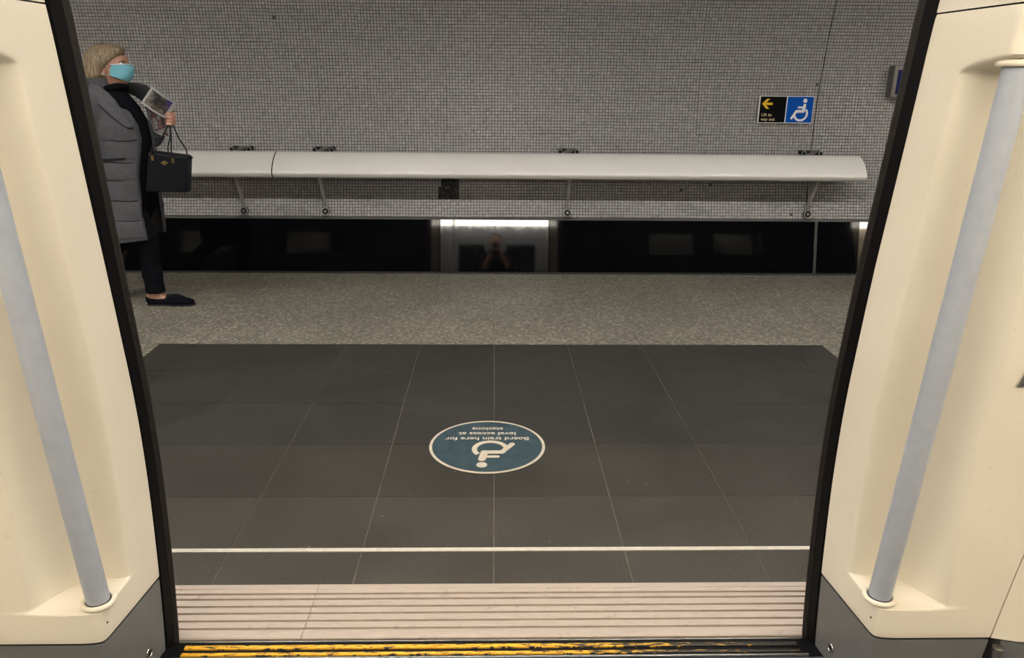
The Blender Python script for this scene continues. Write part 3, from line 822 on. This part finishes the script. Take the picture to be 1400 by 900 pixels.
# ------------------------------------------------------------------ implicit-surface modelling for people
class Field:
    def __init__(s, lo, hi, h):
        s.lo = np.array(lo, float); s.h = h
        s.n = np.ceil((np.array(hi)-s.lo)/h).astype(int)+1
        s.F = np.full(tuple(s.n), .2, np.float32)
        s.ax = [s.lo[i]+h*np.arange(s.n[i]) for i in range(3)]
    def _sub(s, bmin, bmax):
        sl = []
        for i in range(3):
            a = int(max(0, math.floor((bmin[i]-s.lo[i])/s.h))); b = int(min(s.n[i], math.ceil((bmax[i]-s.lo[i])/s.h)+1))
            sl.append(slice(a, max(a, b)))
        sl = tuple(sl); X, Y, Z = np.meshgrid(s.ax[0][sl[0]], s.ax[1][sl[1]], s.ax[2][sl[2]], indexing='ij', sparse=True)
        return sl, X, Y, Z
    def _merge(s, sl, d, k, op):
        A = s.F[sl]
        if op == 'u':
            if k > 0: hh = np.maximum(k-np.abs(A-d), 0)/k; s.F[sl] = np.minimum(A, d)-hh*hh*k*.25
            else: s.F[sl] = np.minimum(A, d)
        else:
            d = -d
            if k > 0: hh = np.maximum(k-np.abs(A-d), 0)/k; s.F[sl] = np.maximum(A, d)+hh*hh*k*.25
            else: s.F[sl] = np.maximum(A, d)
    def cap(s, a, b, ra, rb=None, k=.02, op='u', sc=(1, 1, 1)):
        rb = ra if rb is None else rb; a = np.array(a, float); b = np.array(b, float); mg = max(ra, rb)+.06
        sl, X, Y, Z = s._sub(np.minimum(a, b)-mg, np.maximum(a, b)+mg)
        if 0 in s.F[sl].shape: return s
        d = b-a; dd = float(d@d)+1e-12
        t = np.clip(((X-a[0])*d[0]+(Y-a[1])*d[1]+(Z-a[2])*d[2])/dd, 0, 1)
        q = np.sqrt(((X-a[0]-t*d[0])*sc[0])**2+((Y-a[1]-t*d[1])*sc[1])**2+((Z-a[2]-t*d[2])*sc[2])**2)-(ra+(rb-ra)*t)
        s._merge(sl, q, k, op); return s
    def chain(s, pts, rs, k=.02):
        for i in range(len(pts)-1): s.cap(pts[i], pts[i+1], rs[i], rs[i+1], k)
        return s
    def ell(s, c, r, k=.02, op='u', rot=0.0):
        c = np.array(c, float); r = np.array(r, float); mg = r.max()+.06
        sl, X, Y, Z = s._sub(c-mg, c+mg)
        if 0 in s.F[sl].shape: return s
        x = X-c[0]; y = Y-c[1]; z = Z-c[2]
        if rot: ca, sa = math.cos(rot), math.sin(rot); x, z = x*ca+z*sa, -x*sa+z*ca
        k0 = np.sqrt((x/r[0])**2+(y/r[1])**2+(z/r[2])**2); k1 = np.sqrt((x/r[0]**2)**2+(y/r[1]**2)**2+(z/r[2]**2)**2)+1e-9
        s._merge(sl, k0*(k0-1)/k1, k, op); return s
    def fn(s, f, k=0, op='u'):
        X, Y, Z = np.meshgrid(*s.ax, indexing='ij', sparse=True)
        sl = (slice(None),)*3; s._merge(sl, np.broadcast_to(f(X, Y, Z), s.F.shape), k, op); return s
    def mesh(s, name, mat, parent, loc=(0, 0, 0), keep=None):
        F = s.F; I = F < 0
        n = np.array(F.shape)
        c8 = [F[i:n[0]-1+i, j:n[1]-1+j, k:n[2]-1+k] for i in (0, 1) for j in (0, 1) for k in (0, 1)]
        off = np.array([(i, j, k) for i in (0, 1) for j in (0, 1) for k in (0, 1)], float)
        cnt = sum((c < 0).astype(np.int8) for c in c8); act = (cnt > 0) & (cnt < 8)
        idx = -np.ones(act.shape, np.int64); ii = np.argwhere(act); idx[act] = np.arange(len(ii))
        vals = np.stack([c[act] for c in c8], 1)
        P = np.zeros((len(ii), 3)); N = np.zeros(len(ii))
        for a in range(8):
            for b in range(a+1, 8):
                if np.abs(off[a]-off[b]).sum() != 1: continue
                va, vb = vals[:, a], vals[:, b]; x = (va < 0) != (vb < 0)
                t = va[x]/(va[x]-vb[x]); P[x] += off[a]+(off[b]-off[a])*t[:, None]; N[x] += 1
        V = s.lo+(ii+P/N[:, None])*s.h
        Q = []
        for ax in range(3):
            A = [slice(None)]*3; B = [slice(None)]*3; A[ax] = slice(0, -1); B[ax] = slice(1, None)
            sa = I[tuple(A)]; sb = I[tuple(B)]
            e = np.argwhere(sa != sb); o1, o2 = [(1, 2), (2, 0), (0, 1)][ax]
            ok = (e[:, o1] > 0) & (e[:, o2] > 0) & (e[:, o1] < n[o1]-1) & (e[:, o2] < n[o2]-1); e = e[ok]
            d1 = np.zeros(3, int); d1[o1] = 1; d2 = np.zeros(3, int); d2[o2] = 1
            g = lambda v: idx[v[:, 0], v[:, 1], v[:, 2]]
            q = np.stack([g(e-d1-d2), g(e-d2), g(e), g(e-d1)], 1)
            flip = sa[tuple(e.T)]; q[~flip] = q[~flip][:, ::-1]
            Q.append(q)
        Q = np.concatenate(Q); Q = Q[(Q >= 0).all(1)]
        return fast_quads(name, V+np.array(loc), Q, mat, parent, True)

# ------------------------------------------------------------------ walking woman
WX, WD = -2.2, 4.73
wm = empty('person', (WX, WD, 0), label='woman in grey quilted coat and blue face mask walking along the platform', cat='person')
hd = (-.035, 0, 1.44)
f = Field((-.50, -.30, -.01), (.36, .32, 1.56), .0056)
# head
f.ell((-.048, 0, 1.448), (.092, .074, .086), .02)
f.ell((.000, 0, 1.408), (.062, .060, .082), .03)
f.ell((.025, 0, 1.352), (.036, .036, .026), .03)
f.ell((.050, 0, 1.462), (.018, .045, .020), .02)          # brow
f.cap((.058, 0, 1.445), (.083, 0, 1.402), .008, .013, .012)  # nose
f.ell((.070, 0, 1.372), (.012, .024, .010), .01)           # lips
for sy_ in (-1, 1):
    f.ell((.050, sy_*.032, 1.440), (.014, .014, .010), .006, 's')   # eye sockets
    f.ell((.040, sy_*.040, 1.405), (.025, .020, .022), .02)          # cheeks
    f.ell((-.052, sy_*.074, 1.400), (.017, .008, .030), .006, rot=.2)
    f.ell((-.048, sy_*.083, 1.402), (.009, .005, .017), .004, 's')
f.cap((-.085, 0, 1.22), (-.040, 0, 1.35), .056, .050, .03)
# torso
f.chain([(-.085, 0, 1.22), (-.070, 0, 1.08), (-.065, 0, .94), (-.075, 0, .82)], [.085, .105, .095, .115], .06)
for sy_ in (-1, 1):
    f.cap((-.085, sy_*.03, 1.225), (-.095, sy_*.155, 1.205), .055, .05, .04)
    f.ell((.020, sy_*.06, 1.10), (.06, .06, .06), .04)
# legs: near leg forward, far leg trailing
f.chain([(-.075, -.075, .80), (.056, -.062, .44), (.062, -.052, .09)], [.080, .050, .034], .03)
f.cap((.045, -.052, .055), (.205, -.052, .022), .034, .020, .03)
f.chain([(-.080, .075, .80), (-.130, .066, .42), (-.370, .060, .165)], [.085, .055, .036], .03)
f.cap((-.375, .060, .135), (-.275, .058, .028), .032, .020, .03)
# near arm, hand in coat pocket
f.chain([(-.105, -.160, 1.20), (-.178, -.230, .955), (-.160, -.228, .80)], [.046, .036, .024], .03)
f.cap((-.160, -.228, .80), (-.145, -.222, .735), .025, .020, .02)
# far arm, forearm raised to hold the handles
WR = np.array((.205, .035, 1.085))
f.chain([(-.105, .170, 1.20), (-.01, .215, .965), tuple(WR)], [.046, .038, .025], .03)
f.cap(WR, (.245, .020, 1.115), .025, .027, .02)
f.cap((.245, .022, 1.105), (.262, .018, 1.160), .024, .020, .015)
f.cap((.262, .016, 1.110), (.276, .014, 1.155), .019, .018, .012)
for i in range(4):                                       # curled fingers
    z = 1.168-i*.0195; ex = (0, .004, .003, -.004)[i]
    K = (.279-.003*i, .012, z); A = (.299+ex, -.012, z-.004); B = (.291+ex, -.034, z-.006); C_ = (.268, -.036, z-.006)
    f.chain([K, A, B, C_], [.0105, .0098, .0092, .0085], .004)
f.chain([(.246, .004, 1.145), (.256, -.022, 1.168), (.276, -.036, 1.180)], [.0125, .0110, .0095], .006)   # thumb
body = f.mesh('body', 'skin', wm)
# eyes
for sy_ in (-1, 1):
    ey = MB(); 
    bm = bmesh.new(); bmesh.ops.create_uvsphere(bm, u_segments=12, v_segments=8, radius=.0105)
    bm.verts.index_update()
    ey.add([(v.co.x+.044, v.co.y+sy_*.031, v.co.z+1.439) for v in bm.verts], [[v.index for v in q.verts] for q in bm.faces]); bm.free()
    ee = ey.build('eye', 'eyewhite', wm, True)
    MB().tube([(.0525, sy_*.0325, 1.438), (.0552, sy_*.0328, 1.438)], .0055, 10).build('iris', 'iris', ee)
    MB().tube([(.058, sy_*.014, 1.4530), (.060, sy_*.028, 1.4555), (.050, sy_*.046, 1.4515)], [.003, .0035, .002], 8).build('eyebrow', 'hair', wm, True)
# hair: swept bob
fh = Field((-.22, -.14, 1.29), (.09, .14, 1.57), .0042)
fh.ell((-.060, 0, 1.447), (.113, .094, .098), .02)
fh.ell((-.100, 0, 1.380), (.077, .094, .070), .03)
fh.ell((.002, -.005, 1.502), (.058, .066, .033), .03, rot=.35)
for sy_ in (-1, 1):
    fh.cap((-.085, sy_*.074, 1.372), (-.128, sy_*.058, 1.328), .020, .020, .02)
    fh.cap((-.060, sy_*.074, 1.452), (-.078, sy_*.080, 1.385), .022, .020, .02)
def xc(z): return np.interp(z, [1.30, 1.345, 1.375, 1.40, 1.43, 1.452, 1.47, 1.495, 1.53, 1.56], [-.085, -.066, -.048, -.046, -.026, .000, .022, .046, .06, .06])
fh.fn(lambda X, Y, Z: (xc(Z)-X)*.75+0*Y, .008, 's')
fh.fn(lambda X, Y, Z: (Z-(1.330+.00*X))*-1*-1-0*Y if False else (1.322+.06*(X+.1)-Z)*-1+0*Y if False else (Z*0+X*0+Y*0+.2), 0, 'u')
# strand grooves
X, Y, Z = np.meshgrid(*fh.ax, indexing='ij', sparse=True)
ang = np.arctan2(Y, X+.05)
fh.F += (.0022*np.sin(ang*34+Z*22)+.0016*np.sin(ang*61-Z*37)).astype(np.float32)
fh.mesh('hair', 'hair', wm)
# mask
def mask_mesh():
    nu, nv = 25, 17; V = []; F = []
    for layer, off in ((0, .0035), (1, .0015)):
        for j in range(nv):
            v = j/(nv-1)                              # 0 top, 1 bottom
            z0 = 1.438-.098*v
            xf = np.interp(v, [0, .25, .5, .75, 1], [.074, .094, .088, .078, .056])
            zb = np.interp(v, [0, 1], [1.433, 1.372])
            for i in range(nu):
                u = -1+2*i/(nu-1); a = abs(u)
                y = .066*math.sin(u*math.pi/2*.98)
                x = -.012+(xf+.012)*(math.cos(u*math.pi/2)**.72 if a < 1 else 0)
                z = z0*(1-a**1.6)+zb*(a**1.6)
                pleat = .0032*((v*4.2) % 1.0)*(1-a**4) if .12 < v < .9 else 0
                V.append((x+off+pleat, y*(1+off*6), z))
    n = nu*nv
    for l_ in (0, 1):
        for j in range(nv-1):
            for i in range(nu-1):
                a = l_*n+j*nu+i; F.append((a, a+1, a+nu+1, a+nu) if l_ == 0 else (a, a+nu, a+nu+1, a+1))
    bd = [i for i in range(nu)]+[j*nu+nu-1 for j in range(1, nv)]+[(nv-1)*nu+i for i in range(nu-2, -1, -1)]+[j*nu for j in range(nv-2, 0, -1)]
    for a, b in zip(bd, bd[1:]+bd[:1]): F.append((a, b, b+n, a+n))
    mk = MB().add(V, F).build('face_mask', 'mask', wm, True, 50)
    tb_ = [Vector(V[i])+Vector((.0015, 0, 0)) for i in range(nu)]
    MB().tube(tb_, .0036, 8).build('mask_top_band', 'maskband', mk, True)
    for s in (-1, 1):
        MB().tube([(-.010, s*.067, 1.430), (-.035, s*.080, 1.425), (-.062, s*.085, 1.418)], .0016, 6).build('ear_loop', 'maskband', mk, True)
        MB().tube([(-.010, s*.067, 1.374), (-.035, s*.079, 1.378), (-.060, s*.083, 1.388)], .0016, 6).build('ear_loop', 'maskband', mk, True)
mask_mesh()
# black top under the coat
ft = Field((-.26, -.20, .48), (.18, .20, 1.36), .007)
def loft(zk, cx, a, b):
    def f_(X, Y, Z):
        c = np.interp(Z, zk, cx); A = np.interp(Z, zk, a); B = np.interp(Z, zk, b)
        r = np.sqrt(((X-c)/A)**2+(Y/B)**2)
        return (r-1)*np.minimum(A, B)*.9
    return f_
ft.fn(loft([.5, .60, .72, .80, .92, 1.02, 1.12, 1.20, 1.26, 1.30, 1.36], [-.06, -.05, -.04, -.035, -.035, -.03, -.03, -.045, -.055, -.050, -.045], [.11, .155, .170, .176, .172, .168, .155, .135, .105, .072, .066], [.12, .15, .165, .165, .155, .150, .15, .14, .10, .070, .064]))
ft.fn(lambda X, Y, Z: np.maximum(Z-1.318-.10*(X+.05), .50-Z)*-1+0*Y, .01, 's')
ft.mesh('black_top', 'blackcloth', wm)
# scarf / collar folds at the throat
MB().tube([(-.045+.075*math.cos(t), .075*math.sin(t), 1.292+.022*math.cos(t+.4)) for t in np.linspace(-2.6, 2.6, 30)], [.020]*30, 10).build('black_scarf', 'blackcloth', wm, True)
# trousers
fp = Field((-.44, -.20, .05), (.20, .20, .86), .007)
fp.chain([(-.075, -.075, .80), (.060, -.062, .44), (.064, -.052, .20), (.070, -.052, .085)], [.098, .068, .053, .058], .03)
fp.chain([(-.080, .075, .80), (-.130, .066, .42), (-.345, .060, .195)], [.098, .066, .050], .03)
fp.ell((-.075, 0, .80), (.12, .16, .10), .04)
fp.fn(lambda X, Y, Z: Z-.080-.10*(X-.06)*0+0*X+0*Y, .004, 's')
fp.mesh('trousers', 'blackcloth', wm)
# shoes: flat loafers
def shoe(c, yaw, pitch, nm):
    fs2 = Field((-.06, -.06, -.012), (.26, .06, .10), .0042)
    fs2.cap((.0, 0, .022), (.16, 0, .016), .034, .036, .02)
    fs2.ell((.185, 0, .020), (.078, .040, .026), .03)
    fs2.cap((-.008, 0, .040), (.01, 0, .034), .032, .030, .02)
    fs2.ell((.145, 0, .045), (.050, .034, .020), .02, rot=-.25)
    fs2.ell((.066, 0, .084), (.074, .031, .060), .006, 's')
    fs2.fn(lambda X, Y, Z: Z-.004+0*X+0*Y, 0, 's')
    o = fs2.mesh(nm, 'blackcloth', None)
    sole = Field((-.06, -.06, -.012), (.28, .06, .02), .0036)
    sole.cap((.0, 0, .0), (.16, 0, .0), .037, .039, .01); sole.ell((.185, 0, .0), (.082, .043, .03), .03)
    sole.fn(lambda X, Y, Z: np.maximum(Z-.008, -.002-Z)*-1+0*X+0*Y, 0, 's')
    so = sole.mesh('sole', 'blackleather', o)
    ts_ = MB()
    for s in (-.008, .008): ts_.tube([(.118, s*.5, .066), (.128, s, .065), (.142, s*1.6-.004, .058)], [.0035, .004, .0055], 8)
    ts_.build('tassel', 'steel' if False else 'blackleather', o, True)
    MB().tube([(.121, -.012, .062), (.125, -.016, .056), (.130, -.020, .050)], .0032, 8).build('tassel_bead', 'brass', o, True)
    MB().add([(.092, -.036, .042), (.092, 0, .066), (.092, .036, .042), (.112, .036, .044), (.112, 0, .067), (.112, -.036, .044)], [(0, 1, 4, 5), (1, 2, 3, 4)]).build('vamp_strap', 'blackleather', o)
    o.parent = wm; o.location = c; o.rotation_euler = (0, pitch, yaw); return o
shoe((.045, -.052, .0025), -.03, 0, 'shoe'); shoe((-.395, .060, .092), .03, .66, 'shoe')
# coat
fc = Field((-.42, -.33, .39), (.26, .33, 1.36), .0068)
zk = [.40, .50, .62, .75, .90, 1.00, 1.10, 1.18, 1.235, 1.28, 1.32, 1.36]
cx_ = [-.060]*6+[-.062, -.075, -.09, -.095, -.085, -.08]
ax_ = [.215, .210, .207, .205, .206, .206, .196, .165, .127, .098, .096, .102]
by_ = [.215, .208, .200, .195, .190, .190, .195, .192, .160, .108, .100, .108]
body_out = loft(zk, cx_, ax_, by_)
seams = np.array([.445, .555, .672, .79, .905, 1.017, 1.13])
def quilt(Z):
    ph = np.interp(Z, seams, np.arange(len(seams)), left=0, right=len(seams)-1)
    return .0075*np.abs(np.sin(np.pi*ph))**.28*((Z > .445) & (Z < 1.13))
fc.fn(lambda X, Y, Z: body_out(X, Y, Z)-quilt(Z)-.003*np.sin(Z*31+Y*26)*np.sin(X*17+Z*9))
def shoulder_cut(X, Y, Z): return Z-(1.345+.0*X)
# sleeves
def sleeve(pts, rs):
    for i in range(len(pts)-1): fc.cap(pts[i], pts[i+1], rs[i], rs[i+1], .012)
sleeve([(-.105, -.160, 1.205), (-.140, -.205, 1.08), (-.178, -.230, .955), (-.172, -.230, .86), (-.160, -.228, .780)], [.072, .070, .062, .056, .052])
sleeve([(-.105, .165, 1.205), (-.05, .205, 1.08), (-.005, .218, .965), (.10, .13, 1.015), (.172, .060, 1.062)], [.070, .066, .062, .055, .050])
# hollow inside
inn_ = loft(zk, cx_, [v-.020 for v in ax_], [v-.020 for v in by_])
fc.fn(lambda X, Y, Z: inn_(X, Y, Z), .004, 's')
# cut the front open: near side edge and far side edge
def xnear(Z): return np.interp(Z, [.40, .44, .585, .80, 1.02, 1.10, 1.16, 1.24, 1.29, 1.33], [.100, .100, .088, .095, .120, .110, .088, .035, -.01, -.03])
def xfar(Z): return np.interp(Z, [.40, .7, 1.0, 1.2, 1.33], [.10, .13, .10, .10, .11])
def front_cut(X, Y, Z):
    lim = np.where(Y < .05, xnear(Z), xfar(Z))
    sleeve_keep = (Y > .035) & (Z > .93) & (Z < 1.13) & (X > .02)
    d = (lim-X)*.8
    return np.where(sleeve_keep, .05, d)
fc.fn(front_cut, .004, 's')
fc.fn(lambda X, Y, Z: (Z-.415-.06*(X+.13))+0*Y, .004, 's')
coat = fc.mesh('coat', 'coat', wm)
# wide lapels and stand collar, open
def lapel(sgn, pts_out, pts_in):
    V = []; n = len(pts_out)
    for o_ in (0, .010):
        for (x, y, z), (x2, y2, z2) in zip(pts_out, pts_in):
            V += [(x, y+sgn*o_*-1, z), ((x+x2)/2+.012, (y+y2)/2+sgn*(.012-o_), (z+z2)/2), (x2, y2-sgn*o_, z2)]
    F = []
    for l_ in (0, 1):
        for i in range(n-1):
            for k in (0, 1):
                a = l_*n*3+i*3+k; F.append((a, a+1, a+4, a+3))
    for i in range(n-1):
        for k in (0, 2): a = i*3+k; F.append((a, a+3, a+3+n*3, a+n*3))
    for i in (0, n-1):
        for k in (0, 1): a = i*3+k; F.append((a, a+1, a+1+n*3, a+n*3))
    o = MB().add(V, F).build('lapel', 'coat', coat, True, 40)
    sd = o.modifiers.new('subd', 'SUBSURF'); sd.levels = 1; sd.render_levels = 1
    return o
lapel(1, [(-.150, -.100, 1.305), (-.105, -.150, 1.275), (-.045, -.192, 1.222), (.022, -.194, 1.150), (.090, -.152, 1.075)],
         [(-.160, -.080, 1.335), (-.080, -.105, 1.338), (.000, -.128, 1.285), (.062, -.142, 1.195), (.116, -.126, 1.085)])
lapel(-1, [(-.150, .085, 1.300), (-.10, .150, 1.290), (-.010, .175, 1.270), (.070, .165, 1.210), (.075, .150, 1.100)],
          [(-.160, .065, 1.330), (-.060, .10, 1.345), (.070, .115, 1.335), (.160, .115, 1.322), (.12, .120, 1.120)])
MB().tube([(-.085+.092*math.cos(t), .098*math.sin(t), 1.318+.012*math.cos(t)) for t in np.linspace(1.9, 4.4, 20)], [.022]*20, 10).build('collar', 'coat', coat, True)
for z_, a0_ in ((.555, .1), (.672, .1), (.79, .1), (.893, .1), (1.017, .3)):
    c_, A_, B_ = (float(np.interp(z_, zk, v)) for v in (cx_, ax_, by_))
    f0 = math.acos(max(-1, min(1, (float(xnear(z_))-.012-c_)/A_)))
    MB().tube([(c_+(A_+.0045)*math.cos(p_), -(B_+.0045)*math.sin(p_), z_+.004*math.sin(p_*5)) for p_ in np.linspace(f0, 2.35, 24)], .0032, 6).build('quilt_seam', 'coat_seam', coat, True)
# pocket welt on the near side
MB().tube([(-.10, -.196, .908), (-.05, -.203, .912), (.0, -.194, .915), (.055, -.163, .914)], .0045, 8).build('pocket_welt', 'coat_seam', coat, True)

# handbag hanging from the hand
hb = empty('handbag', (-1.93, 4.60, .722), label='structured black leather handbag with brass fittings in the woman\'s hand', cat='handbag')
def bagbody():
    V = []; F = []
    o_ = [(-2.055, .7245), (-1.818, .7215), (-1.787, .926), (-2.008, .953)]
    for d, s in ((4.555, .955), (4.562, 1.0), (4.638, 1.0), (4.645, .955)):
        cx = sum(p[0] for p in o_)/4; cz = sum(p[1] for p in o_)/4
        for x, z in o_: V.append((cx+(x-cx)*s, d, cz+(z-cz)*s))
    F = [(r*4+i, r*4+(i+1) % 4, (r+1)*4+(i+1) % 4, (r+1)*4+i) for r in range(3) for i in range(4)]+[(3, 2, 1, 0), (12, 13, 14, 15)]
    o = MB().add(V, F).build('bag_body', 'blackleather', None, True, 50); b = o.modifiers.new('bev', 'BEVEL'); b.width = .006; b.segments = 3
    return adopt(o, hb)
bb = bagbody()
adopt(MB().tube([(-2.010, 4.60, .953), (-1.787, 4.60, .927), (-1.778, 4.60, .915)], .011, 10).build('top_edge_flap', 'blackleather', None, True), hb)
HT = Vector((-1.921, 4.708, 1.121))
for i, (xa, xb, d) in enumerate(((-1.985, -1.868, 4.552), (-1.932, -1.818, 4.648))):
    za = .953-(xa+2.008)*.12; zb_ = .953-(xb+2.008)*.12
    A_ = Vector((xa, d, za-.03)); B_ = Vector((xb, d, zb_-.03))
    top = HT+Vector((i*.006, i*.004-.002, i*.002))
    pts = [A_, A_+Vector((.004, 0, .06)), A_*.45+top*.55, top*.93+A_*.07+Vector((0, 0, -.002)), top+Vector((0, 0, .004)), top*.93+B_*.07+Vector((0, 0, -.002)), B_*.45+top*.55, B_+Vector((-.004, 0, .06)), B_]
    adopt(MB().tube(pts, .0042, 8).build('handle', 'blackleather', None, True), hb)
    if i == 0:
        for P_ in (A_, B_):
            adopt(MB().bevbox(P_.x-.007, P_.x+.007, 4.548, 4.556, P_.z-.014, P_.z+.016, .002).build('handle_mount', 'brass'), hb)
adopt(MB().bevbox(-1.938, -1.900, 4.549, 4.556, .888, .898, .002).build('clasp', 'brass'), hb)
adopt(MB().bevbox(-1.926, -1.912, 4.546, 4.555, .880, .905, .002).build('clasp_turn', 'brass'), hb)

# magazines held with the bag
def mag_cover():
    t = NT('magazine_cover').set(Roughness=.35)
    p = t.obj(); n_ = t.noise(p, 26, 3)
    sx = t.n('ShaderNodeSeparateXYZ'); t.l(p, sx.inputs[0])
    c = t.ramp(n_, [(.38, (.012, .011, .013, 1)), (.50, (.06, .052, .045, 1)), (.62, (.15, .125, .105, 1)), (.72, (.03, .027, .06, 1))])
    k = t.ramp(sx.outputs[0], [(.0, (0, 0, 0, 1)), (.012, (1, 1, 1, 1))])
    t.l(t.mix(k, c, (.035, .03, .12, 1)), t.b.inputs['Base Color']); return t.m
def mag_cover2():
    t = NT('magazine_inner_page').set(Roughness=.35)
    v = t.n('ShaderNodeTexVoronoi'); v.inputs['Scale'].default_value = 32; t.l(t.obj(), v.inputs['Vector'])
    t.l(t.ramp(v.outputs['Distance'], [(.18, (.25, .23, .22, 1)), (.26, (.012, .012, .014, 1)), (.42, (.26, .25, .25, 1)), (.5, (.014, .013, .016, 1)), (.75, (.10, .03, .035, 1))]), t.b.inputs['Base Color']); return t.m
def magazine(name, TL, U, Vv, w_, h_, d, label, cover, border):
    e = empty(name, (TL[0], d, TL[1]-h_), label=label, cat='magazine', group='magazines in the hand')
    U = np.array(U)/np.linalg.norm(U); Vv = np.array(Vv)/np.linalg.norm(Vv)
    def pt(u, v, y): q = np.array(TL)+U*u*w_+Vv*v*h_; return (q[0], y, q[1])
    n = 9; V = []
    for yo in (0, .007):
        for j in range(2):
            for i in range(n):
                u = i/(n-1); V.append(pt(u, j, d+yo+.022*(u-.45)**2*4))
    F = []
    for l_ in (0, 1):
        for i in range(n-1): a = l_*2*n+i; F.append((a, a+1, a+1+n, a+n))
    for i in range(n-1):
        F.append((i, i+1, 2*n+i+1, 2*n+i)); F.append((n+i, 3*n+i, 3*n+i+1, n+i+1))
    F.append((0, n, 3*n, 2*n)); F.append((n-1, 3*n-1+0, 4*n-1, 2*n-1) if False else (n-1, 3*n-1, 4*n-1, 2*n-1))
    adopt(MB().add(V, F).build('pages', 'paper', None, True, 40), e)
    V = []
    for j in range(2):
        for i in range(n):
            u = border+(1-2*border)*i/(n-1); v = border+(1-2*border)*j
            V.append(pt(u, v, d-.0012+.022*(u-.45)**2*4))
    o = raw('cover_picture', [(x-TL[0]-.07, y, z-TL[1]) for x, y, z in V], [(i, i+1, i+1+n, i+n) for i in range(n-1)], cover, None, True)
    o.parent = e; o.location = (.07, -d, h_); return e
magazine('magazine', (-1.990, 1.318), (.128, -.092), (-.062, -.075), .158, .120, 4.668, 'upper magazine with violet picture and pale border in the woman\'s hand', mag_cover(), .10)
magazine('magazine', (-2.048, 1.215), (.10, -.045), (.018, -.11), .095, .155, 4.690, 'lower magazine with black and white circles in the woman\'s hand', mag_cover2(), .05)

# ------------------------------------------------------------------ photographer inside the train (seen only as a reflection)
ph = empty('person', (.02, -.38, .0), label='person in dark top and black mask taking the photograph, mirrored in the black panel', cat='person')
g = Field((-.36, -.22, -.01), (.36, .36, 1.62), .011)
g.ell((0, -.01, 1.50), (.074, .092, .10), .02); g.ell((0, .03, 1.455), (.060, .062, .08), .03); g.cap((0, .085, 1.49), (0, .105, 1.455), .010, .013, .012)
for s in (-1, 1): g.ell((s*.076, -.005, 1.475), (.010, .016, .030), .008)
g.cap((0, -.03, 1.28), (0, -.01, 1.40), .055, .052, .03)
g.chain([(0, -.02, 1.26), (0, -.02, 1.10), (0, -.02, .92)], [.11, .125, .125], .06)
for s in (-1, 1):
    g.cap((s*.05, -.02, 1.28), (s*.165, -.02, 1.25), .06, .055, .04)
    g.chain([(s*.180, -.02, 1.24), (s*.225, .03, 1.00), (s*.085, .255, 1.215)], [.050, .042, .028], .03)
    g.cap((s*.085, .255, 1.215), (s*.070, .300, 1.255), .028, .026, .02)
    for k in range(4): g.chain([(s*.078, .302, 1.285-.019*k), (s*.080, .336, 1.288-.019*k), (s*.060, .343, 1.288-.019*k)], [.0095, .009, .008], .004)
    g.chain([(s*.062, .300, 1.24), (s*.040, .318, 1.275)], [.012, .010], .006)
    g.chain([(s*.085, -.02, .90), (s*.095, 0, .48), (s*.10, -.03, .08)], [.10, .062, .042], .03)
    g.cap((s*.10, -.03, .04), (s*.12, .14, .03), .042, .036, .03)
g.mesh('body', 'skin', ph)
t_ = Field((-.36, -.22, .78), (.36, .26, 1.38), .012)
t_.chain([(0, -.02, 1.26), (0, -.02, 1.10), (0, -.02, .88)], [.125, .142, .145], .06)
for s in (-1, 1):
    t_.cap((s*.05, -.02, 1.28), (s*.165, -.02, 1.25), .068, .065, .04); t_.chain([(s*.180, -.02, 1.24), (s*.225, .03, 1.00), (s*.19, .10, 1.08)], [.062, .056, .050], .03)
t_.mesh('dark_top', 'blackcloth', ph)
t2 = Field((-.30, -.22, .06), (.30, .22, .96), .014)
for s in (-1, 1): t2.chain([(s*.085, -.02, .90), (s*.095, 0, .48), (s*.10, -.03, .10)], [.115, .078, .062], .03)
t2.mesh('trousers', 'blackcloth', ph)
h2 = Field((-.14, -.18, 1.36), (.14, .14, 1.68), .010)
h2.ell((0, -.022, 1.528), (.084, .098, .090), .02); h2.fn(lambda X, Y, Z: .045+(1.535-Z)*-.6-Y+0*X, .01, 's'); h2.fn(lambda X, Y, Z: Z-1.445+0*X+0*Y, .01, 's')
h2.mesh('hair', 'hair_dark', ph)
m2 = Field((-.09, -.01, 1.36), (.09, .16, 1.50), .008)
m2.ell((0, .035, 1.435), (.068, .075, .062), .01); m2.fn(lambda X, Y, Z: Y-.03+0*X+0*Z, .004, 's'); m2.fn(lambda X, Y, Z: 1.475-Z+0*X+0*Y, .004, 's')
m2.mesh('face_mask', 'blackcloth', ph)
ph.scale = (1.05, 1.05, 1.055)
pho = MB().bevbox(-.075, .075, -.026, -.018, 1.300, 1.374, .003).build('phone', 'rubber'); tag(pho, 'black phone held up by the photographer', 'phone')
